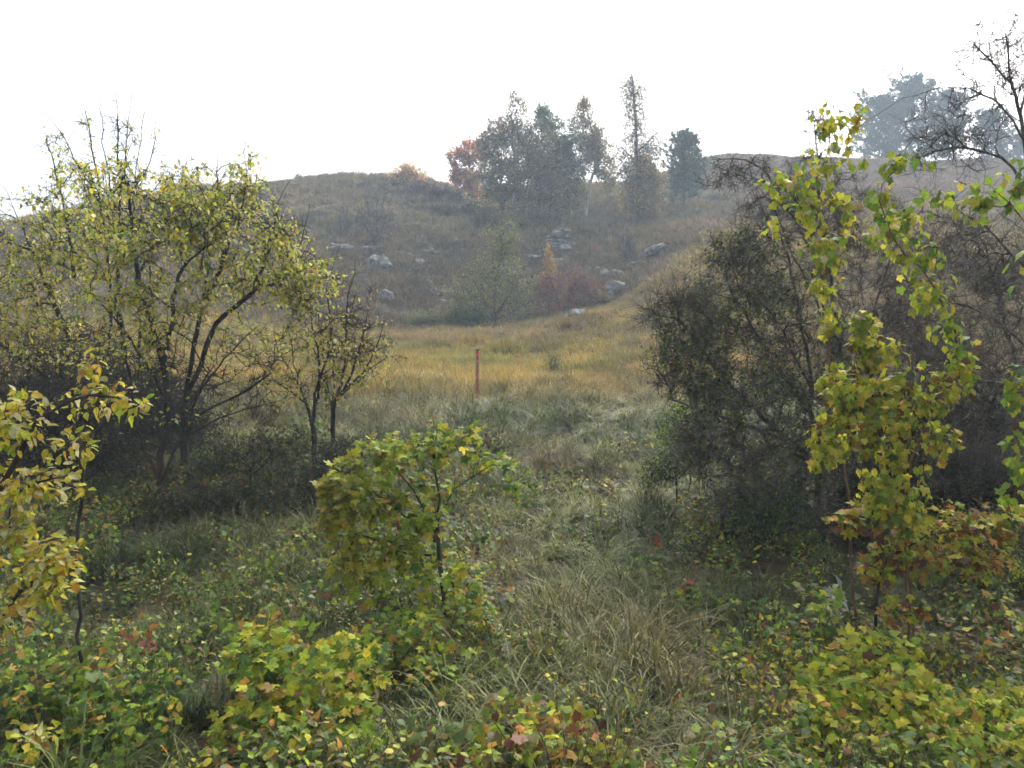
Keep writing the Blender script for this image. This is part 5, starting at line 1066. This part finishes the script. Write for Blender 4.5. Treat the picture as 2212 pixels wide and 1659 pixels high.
rock('grey stone left of the boulder pair', 1262, 592, 26, 9, 218, 0.1)
rock('small pale stone high on the right slope', 1540, 575, 22, 10, 219, 0.1)

# dwarf heath clumps that roughen the slopes
def heath_clump(name, n, w, h, leaf, seed):
    r = np.random.default_rng(seed); P = nrm(r.normal(size=(n, 3))) * r.random((n, 1)) ** 0.4 * np.array([w, w, h]); P[:, 2] = np.abs(P[:, 2])
    R = leaf_frames(n, r, nrm(P + 1e-3), 'any'); C = np.ones((n, 3)) * r.uniform(0.6, 1.5, (n, 1)); V, F, CC = leaf_mass('flat', P, R, r.uniform(leaf[0], leaf[1], n), C)
    me = mk_mesh(name, V, F, CC); me.materials.append(M['weed']); return bpy.data.objects.new(name, me)
x, y, r = sample_zone(43, 122, 1.9, 19, 3)
hol = sstep(13, 6, np.abs(x - 1)) * sstep(44, 47, y) * sstep(68, 58, y)
keep = r.random(len(x)) < 0.55 * sstep(0.42, 0.62, fbm(x / 6, y / 6, 81)) + 0.08 + 0.35 * hol
x, y = x[keep], y[keep]; z = gz(x, y) - 0.03; k = len(x)
srcs = [heath_clump('heath_clump', 150, 0.55, 0.32, (0.09, 0.2), 600 + i) for i in range(4)] + [heath_clump('heath_clump', 120, 0.35, 0.5, (0.09, 0.18), 610)]
tint = mixc((0.075, 0.07, 0.04), (0.13, 0.095, 0.06), r.random(k)) * r.uniform(0.7, 1.3, (k, 1)); s = r.uniform(0.5, 1.5, k)
scatter('heath', 'dark low heath clumps dotted over the upper slopes', 'heath', srcs, np.stack([x, y, z], 1), lie(x, y, r.uniform(0, 6.28, k), 1.0), np.stack([s, s, s * r.uniform(0.7, 1.3, k)], 1), tint, r.integers(0, 5, k))

rock('low broken rock ledge below the tilted slab on the right flank', 1375, 572, 44, 10, 220, 0, [(-10, 1, 26, 9, -0.2), (12, 4, 24, 8, -0.25)], 'rock_ledge')
rock('broken ledge of three flat stones left of the boulder pair', 1285, 582, 40, 8, 221, 0, [(-14, 1, 20, 7, -0.1), (4, 2, 22, 8, -0.15), (20, 5, 14, 6, -0.2)], 'rock_ledge')
rock('thin pale ledge just right of the layered outcrop', 1255, 548, 30, 8, 222, 0, [(-6, 1, 22, 7, 0.05), (10, 1, 18, 6, 0.1)], 'rock_ledge')

for i, (lb, px, py, sl) in enumerate([
    ('broken ledge on the left flank above the small dark stone', 930, 545, [(-14, 1, 30, 8, 0.1), (12, -1, 26, 7, 0.15), (0, 6, 20, 6, 0.1)]),
    ('stepped ledge on the left flank right of the long flat ledge', 872, 548, [(-8, 1, 26, 8, 0.1), (12, -3, 22, 7, 0.2)]),
    ('stepped ledge low on the left flank above the hollow floor', 948, 628, [(-10, 1, 26, 8, 0.2), (12, -4, 24, 7, 0.25)]),
    ('pale ledge directly below the layered outcrop', 1205, 566, [(-16, 1, 30, 9, 0.0), (12, 2, 36, 8, 0.05)]),
    ('ledge on the right flank between layered outcrop and tilted slab', 1320, 552, [(-12, 0, 26, 8, -0.15), (10, 4, 28, 8, -0.2)])]):
    rock(lb, px, py, 50, 10, 230 + i, 0, sl, 'rock_ledge')
# ------------------------------------------------------------------ small plants of the near bank
def weed_patch(name, size, n, leaf, h, shape, seed, pal, stalks=0.25):
    r = np.random.default_rng(seed); P = []; R = []; S = []; 
    nc = max(3, n // 14); cx = r.normal(0, 0.3, (nc, 2)) * size; ch = r.uniform(0.4, 1.2, nc)
    P = np.zeros((n, 3)); k = r.integers(0, nc, n); P[:, :2] = cx[k] + r.normal(0, 0.06, (n, 2)); P[:, 2] = h * ch[k] * r.random(n) ** 0.6
    out = nrm(np.concatenate([P[:, :2] - cx[k], np.full((n, 1), 0.02)], 1)); R = leaf_frames(n, r, out, 'up'); S = r.uniform(leaf[0], leaf[1], n)
    C = pick_cols(n, r, pal, 0.25); V, F, CC = leaf_mass(shape, P, R, S, C)
    me = mk_mesh(name, V, F, CC, True); me.materials.append(M['weed']); return bpy.data.objects.new(name, me)
x, y, r = sample_zone(4.3, 15.5, 0.55, 17)
sx = CX + x / y * FPX
n1 = fbm(x / 1.5, y / 1.5, 71)
pr = 0.15 + 0.8 * sstep(0.4, 0.62, n1); pr *= np.where((sx > 1040) & (sx < 1480) & (y > 6.5), 0.22, 1.0) * np.where(y > 13.5, 0.45, 1)
keep = r.random(len(x)) < pr; x, y = x[keep], y[keep]; z = gz(x, y); k = len(x)
WP = [(GRN, 2.4), (LGR, 2.2), (DGR, 1.2), (YGR, 1.0), (OLV, 1.6), (OCH, 0.4), (BRN, 0.8)]
srcs = [weed_patch('weed_patch', 0.9, 300, (0.03, 0.065), 0.42, 'ovate', 300 + i, WP) for i in range(3)] + [weed_patch('weed_patch', 0.9, 190, (0.04, 0.085), 0.36, 'grape', 310 + i, WP) for i in range(2)]
idx = r.integers(0, 5, k); s = r.uniform(0.7, 1.2, k); tint = r.uniform(0.7, 1.2, (k, 1)) * mixc((1.0, 1.0, 1.0), (1.25, 0.95, 0.9), sstep(0.4, 0.65, fbm(x / 1.2, y / 1.2, 77)))
scatter('undergrowth', 'mixed green weeds and creeping leaves among the near grass', 'undergrowth', srcs, np.stack([x, y, z], 1), lie(x, y, r.uniform(0, 6.28, k)), np.stack([s, s, s * r.uniform(0.7, 1.3, k)], 1), tint, idx)

# fallen leaves lying on the grass under the trees
n = 1100; r = np.random.default_rng(18)
x = np.concatenate([r.normal(-5.5, 2.2, n // 2), r.normal(4.6, 2.0, n - n // 2)]); y = r.uniform(5, 14.5, n)
P = np.stack([x, y, gz(x, y) + r.uniform(0.06, 0.32, n)], 1); Rm = leaf_frames(n, r, r.normal(size=(n, 3)), 'up')
V, F, CC = leaf_mass('ovate', P, Rm, r.uniform(0.035, 0.075, n), pick_cols(n, r, [(YEL, 2), (PALE, 1.5), (OCH, 1), (BRN, 1.2)]))
tag(add_obj('fallen_leaves', mk_mesh('fallen_leaves', V, F, CC, True), M['leaf']), 'fallen yellow and brown leaves caught in the near grass', 'leaves', kind='stuff')

def herb(name, label, px, py, d, h, n, size, pal, seed, shape='ovate', stems=3, spread=0.12, parts=40, mode='up', stem='stem_green', cat='plant'):
    b = at_ground(W(px, py, d)); r = np.random.default_rng(seed); st = []
    for i in range(stems):
        a = r.uniform(0, 6.28); q = r.uniform(0.3, 1.0) * spread
        st.append([b + (0, 0, -0.05), b + (q * 0.3 * math.cos(a), q * 0.3 * math.sin(a), h * 0.5), b + (q * math.cos(a), q * math.sin(a), h * r.uniform(0.75, 1.05))])
    return plant(name, label, cat, b, st, (), 0, tip=0.0025, base_r=0.005, seg=0.05, twigs=0, seed=seed, bark=stem, trunk_name='stem', stem_step=0.05, stem_jit=0.004,
                 leaves=[dict(shape=shape, n=n, size=size, pal=pal, parts=parts, spread=0.05, mode=mode)])
herb('yellow_seedling', 'small pale yellow green seedling under the left trees', 462, 1085, 12.0, 0.45, 60, (0.04, 0.06), [(YGR, 2), ((0.4, 0.42, 0.12), 2)], 401, stems=5, spread=0.3, parts=60)
herb('yellow_seedling', 'pale leafed seedling in the grass below the left trees', 470, 1190, 10.5, 0.3, 36, (0.03, 0.05), [(YGR, 2), (PALE, 1)], 402, stems=4, spread=0.25, parts=36)
herb('yellow_seedling', 'pale leafed seedling left of the maple sapling', 600, 1215, 10.0, 0.35, 36, (0.03, 0.055), [(YGR, 2), (LGR, 2)], 403, stems=4, spread=0.25, parts=36)
herb('red_leaf_cluster', 'cluster of bright red bramble leaves right of centre', 1488, 1310, 8.8, 0.22, 10, (0.09, 0.13), [(RED, 3), (ORA, 1)], 404, 'maple', 2, 0.1, 10, stem='stem')
herb('red_leaf_cluster', 'small rusty red leaf cluster in the straw grass', 1412, 1215, 10.2, 0.25, 9, (0.08, 0.12), [(ORA, 2), (RED, 1)], 405, 'maple', 2, 0.1, 9, stem='stem')
herb('red_leaf_cluster', 'dull red and orange leaf cluster in the lower left weeds', 308, 1430, 7.2, 0.35, 16, (0.07, 0.11), [((0.3, 0.10, 0.08), 3), (ORA, 2)], 406, 'maple', 3, 0.14, 16, stem='stem')
herb('red_leaf_cluster', 'orange brown leaf cluster below the spreading maple', 1965, 1335, 8.0, 0.25, 26, (0.07, 0.12), [(ORA, 3), (BRN, 2)], 407, 'maple', 4, 0.3, 26, stem='stem')
herb('tall_herb', 'leafy yellow green herb on a pale stem before the dark thicket', 1788, 1370, 7.4, 0.62, 42, (0.07, 0.12), [(LGR, 3), (YGR, 2), (GRN, 1)], 408, 'maple', 3, 0.16, 42)
herb('silver_herb', 'slender herb with narrow silvery leaves in front of the dark trunk', 1800, 1290, 7.9, 0.68, 46, (0.05, 0.09), [((0.34, 0.38, 0.30), 3), ((0.22, 0.27, 0.2), 1)], 409, 'ovate', 2, 0.08, 46, 'up')
herb('tall_herb', 'green nettle clump in the lower left grass', 500, 1330, 7.6, 0.4, 60, (0.05, 0.09), [(GRN, 3), (LGR, 2)], 410, 'ovate', 6, 0.3, 60)
herb('tall_herb', 'fresh green leafy herb in the lower right grass', 1560, 1420, 7.2, 0.35, 40, (0.05, 0.085), [(LGR, 3), (GRN, 2)], 411, 'maple', 5, 0.25, 40)
def horsetail(label, px, py, d, h, seed):
    b = at_ground(W(px, py, d)); r = np.random.default_rng(seed); root = thing('horsetail_clump', b, label, 'plant')
    for s in range(7):
        a = r.uniform(0, 6.28); top = np.array([0.12 * math.cos(a), 0.12 * math.sin(a), h * r.uniform(0.75, 1.1)]); T = Tubes(); st = np.linspace(0, 1, 8)[:, None] * top + np.array([0.03 * math.cos(a), 0.03 * math.sin(a), -0.03])
        T.add(st, np.linspace(0.003, 0.0012, 8), 4); o = T.build('stem', M['stem_green'], root, np.zeros(3)); V = []
        for j in range(90):
            t = 0.2 + 0.8 * r.random(); p = np.array([0.03 * math.cos(a), 0.03 * math.sin(a), -0.03]) + top * t; g = r.uniform(0, 6.28); L = 0.13 * (1.1 - t); q = np.array([math.cos(g), math.sin(g), 0.7]) * L; w = np.array([-math.sin(g), math.cos(g), 0]) * 0.003
            V += [p - w, p + w, p + q]
        V = np.array(V); k = mk_mesh('whorl', V, np.arange(len(V)).reshape(-1, 3), np.repeat(np.array([[0.10, 0.16, 0.06]]) * r.uniform(0.8, 1.2), len(V), 0)); w_ = add_obj('whorl', k, M['leaf'], o); w_['kind'] = 'stuff'
horsetail('feathery green horsetail clump in the lower left grass', 446, 1330, 8.2, 0.45, 501)
horsetail('feathery green horsetail clump near the bottom left', 130, 1560, 5.8, 0.35, 502)
horsetail('feathery green horsetail beside the lower left leafy mound', 410, 1520, 6.0, 0.4, 503)
def trailing_stem(label, pts, d, rad, mat, name='trailing_stem'):
    b = at_ground(W(pts[0][0], pts[0][1], d)); root = thing(name, b, label, 'stem'); r = np.random.default_rng(len(label)); T = Tubes()
    l = smooth_line([W(p[0], p[1], d + 0.1 * i) for i, p in enumerate(pts)], 0.03, r, 0.002); T.add(l, np.linspace(rad, rad * 0.6, len(l)), 6); T.build('runner', M[mat], root, b)
trailing_stem('orange brown bramble runner looping before the dark thicket', [(1850, 1262), (1890, 1266), (1930, 1288), (1960, 1290), (1980, 1278)], 7.7, 0.006, 'stem')
trailing_stem('yellow stem curving up out of the lower right creeper', [(1770, 1330), (1780, 1390), (1810, 1420), (1860, 1440)], 6.3, 0.005, 'stem_green')
trailing_stem('pale yellow runner arching over the lower right creeper mound', [(1720, 1490), (1790, 1480), (1860, 1470), (1950, 1520), (2040, 1560)], 5.3, 0.004, 'stem_green')
trailing_stem('orange bent stalk at the bottom edge', [(1520, 1665), (1515, 1630), (1525, 1600), (1545, 1585)], 4.9, 0.012, 'stem')

# dead stalks with seed heads standing in the near grass
def stalks(name, n, seed):
    r = np.random.default_rng(seed); T = Tubes(); V2 = []; 
    for i in range(n):
        b0 = np.array([r.normal(0, 0.12), r.normal(0, 0.12), -0.03]); h = r.uniform(0.35, 0.85); a = r.uniform(0, 6.28); le = r.uniform(0.05, 0.5) * h
        top = b0 + np.array([le * math.cos(a), le * math.sin(a), h]); mid = (b0 + top) / 2 + np.array([0, 0, 0.05 * h]); T.add(np.array([b0, mid, top]), np.array([0.003, 0.0025, 0.0018]), 3)
        for j in range(8):
            q = top - (top - mid) * r.uniform(0, 0.35); d_ = nrm(r.normal(size=3) + np.array([0, 0, 0.8])) * r.uniform(0.03, 0.06); w = nrm(np.cross(d_, r.normal(size=3))) * 0.006; V2 += [q - w, q + w, q + d_]
    V = np.concatenate(T.V); F = np.concatenate(T.F); F3 = np.concatenate([F[:, [0, 1, 2]], F[:, [0, 2, 3]]]); V2 = np.array(V2)
    F3 = np.concatenate([F3, np.arange(len(V2)).reshape(-1, 3) + len(V)]); V = np.concatenate([V, V2]); me = mk_mesh(name, V, F3, np.ones((len(V), 3)) * r.uniform(0.7, 1.3, (len(V), 1)), True); me.materials.append(M['weed'])
    return bpy.data.objects.new(name, me)
x, y, r = sample_zone(4.6, 17, 0.85, 23); keep = r.random(len(x)) < 0.15 + 0.7 * sstep(0.45, 0.6, fbm(x / 2, y / 2, 79)); x, y = x[keep], y[keep]; k = len(x); s = r.uniform(0.6, 1.15, k)
scatter('dry_stalks', 'dead brown stalks with seed heads standing in the near grass', 'stalks', [stalks('dry_stalks', 7, 700 + i) for i in range(4)], np.stack([x, y, gz(x, y)], 1), np.stack([r.normal(0, 0.1, k), r.normal(0, 0.1, k), r.uniform(0, 6.28, k)], 1),
        np.stack([s, s, s], 1), mixc((0.14, 0.085, 0.05), (0.30, 0.23, 0.14), r.random(k)), r.integers(0, 4, k))

# ------------------------------------------------------------------ haze: the misty air of the valley
def build_haze():
    x0, x1, y0, y1 = -330.0, 330.0, -70.0, 270.0
    z0 = float(gv[:, 2].min()) - 1.0; z1 = float(max(gv[:, 2].max() + 2.0, 52.0))
    V = [(x, y, z) for z in (z0, z1) for x, y in ((x0, y0), (x1, y0), (x1, y1), (x0, y1))]
    F = [(0, 3, 2, 1), (4, 5, 6, 7), (0, 1, 5, 4), (1, 2, 6, 5), (2, 3, 7, 6), (3, 0, 4, 7)]
    me = bpy.data.meshes.new('haze'); me.from_pydata(V, [], F)
    m, n, out = new_mat('misty_air')
    pv = N(n, 'ShaderNodeVolumePrincipled'); pv.inputs['Color'].default_value = (0.72, 0.86, 1.0, 1); pv.inputs['Density'].default_value = HAZE
    pv.inputs['Anisotropy'].default_value = 0.2
    n.links.new(pv.outputs[0], out.inputs['Volume'])
    o = add_obj('haze', me, m); tag(o, 'pale autumn mist hanging over the hillside', kind='stuff')
build_haze()
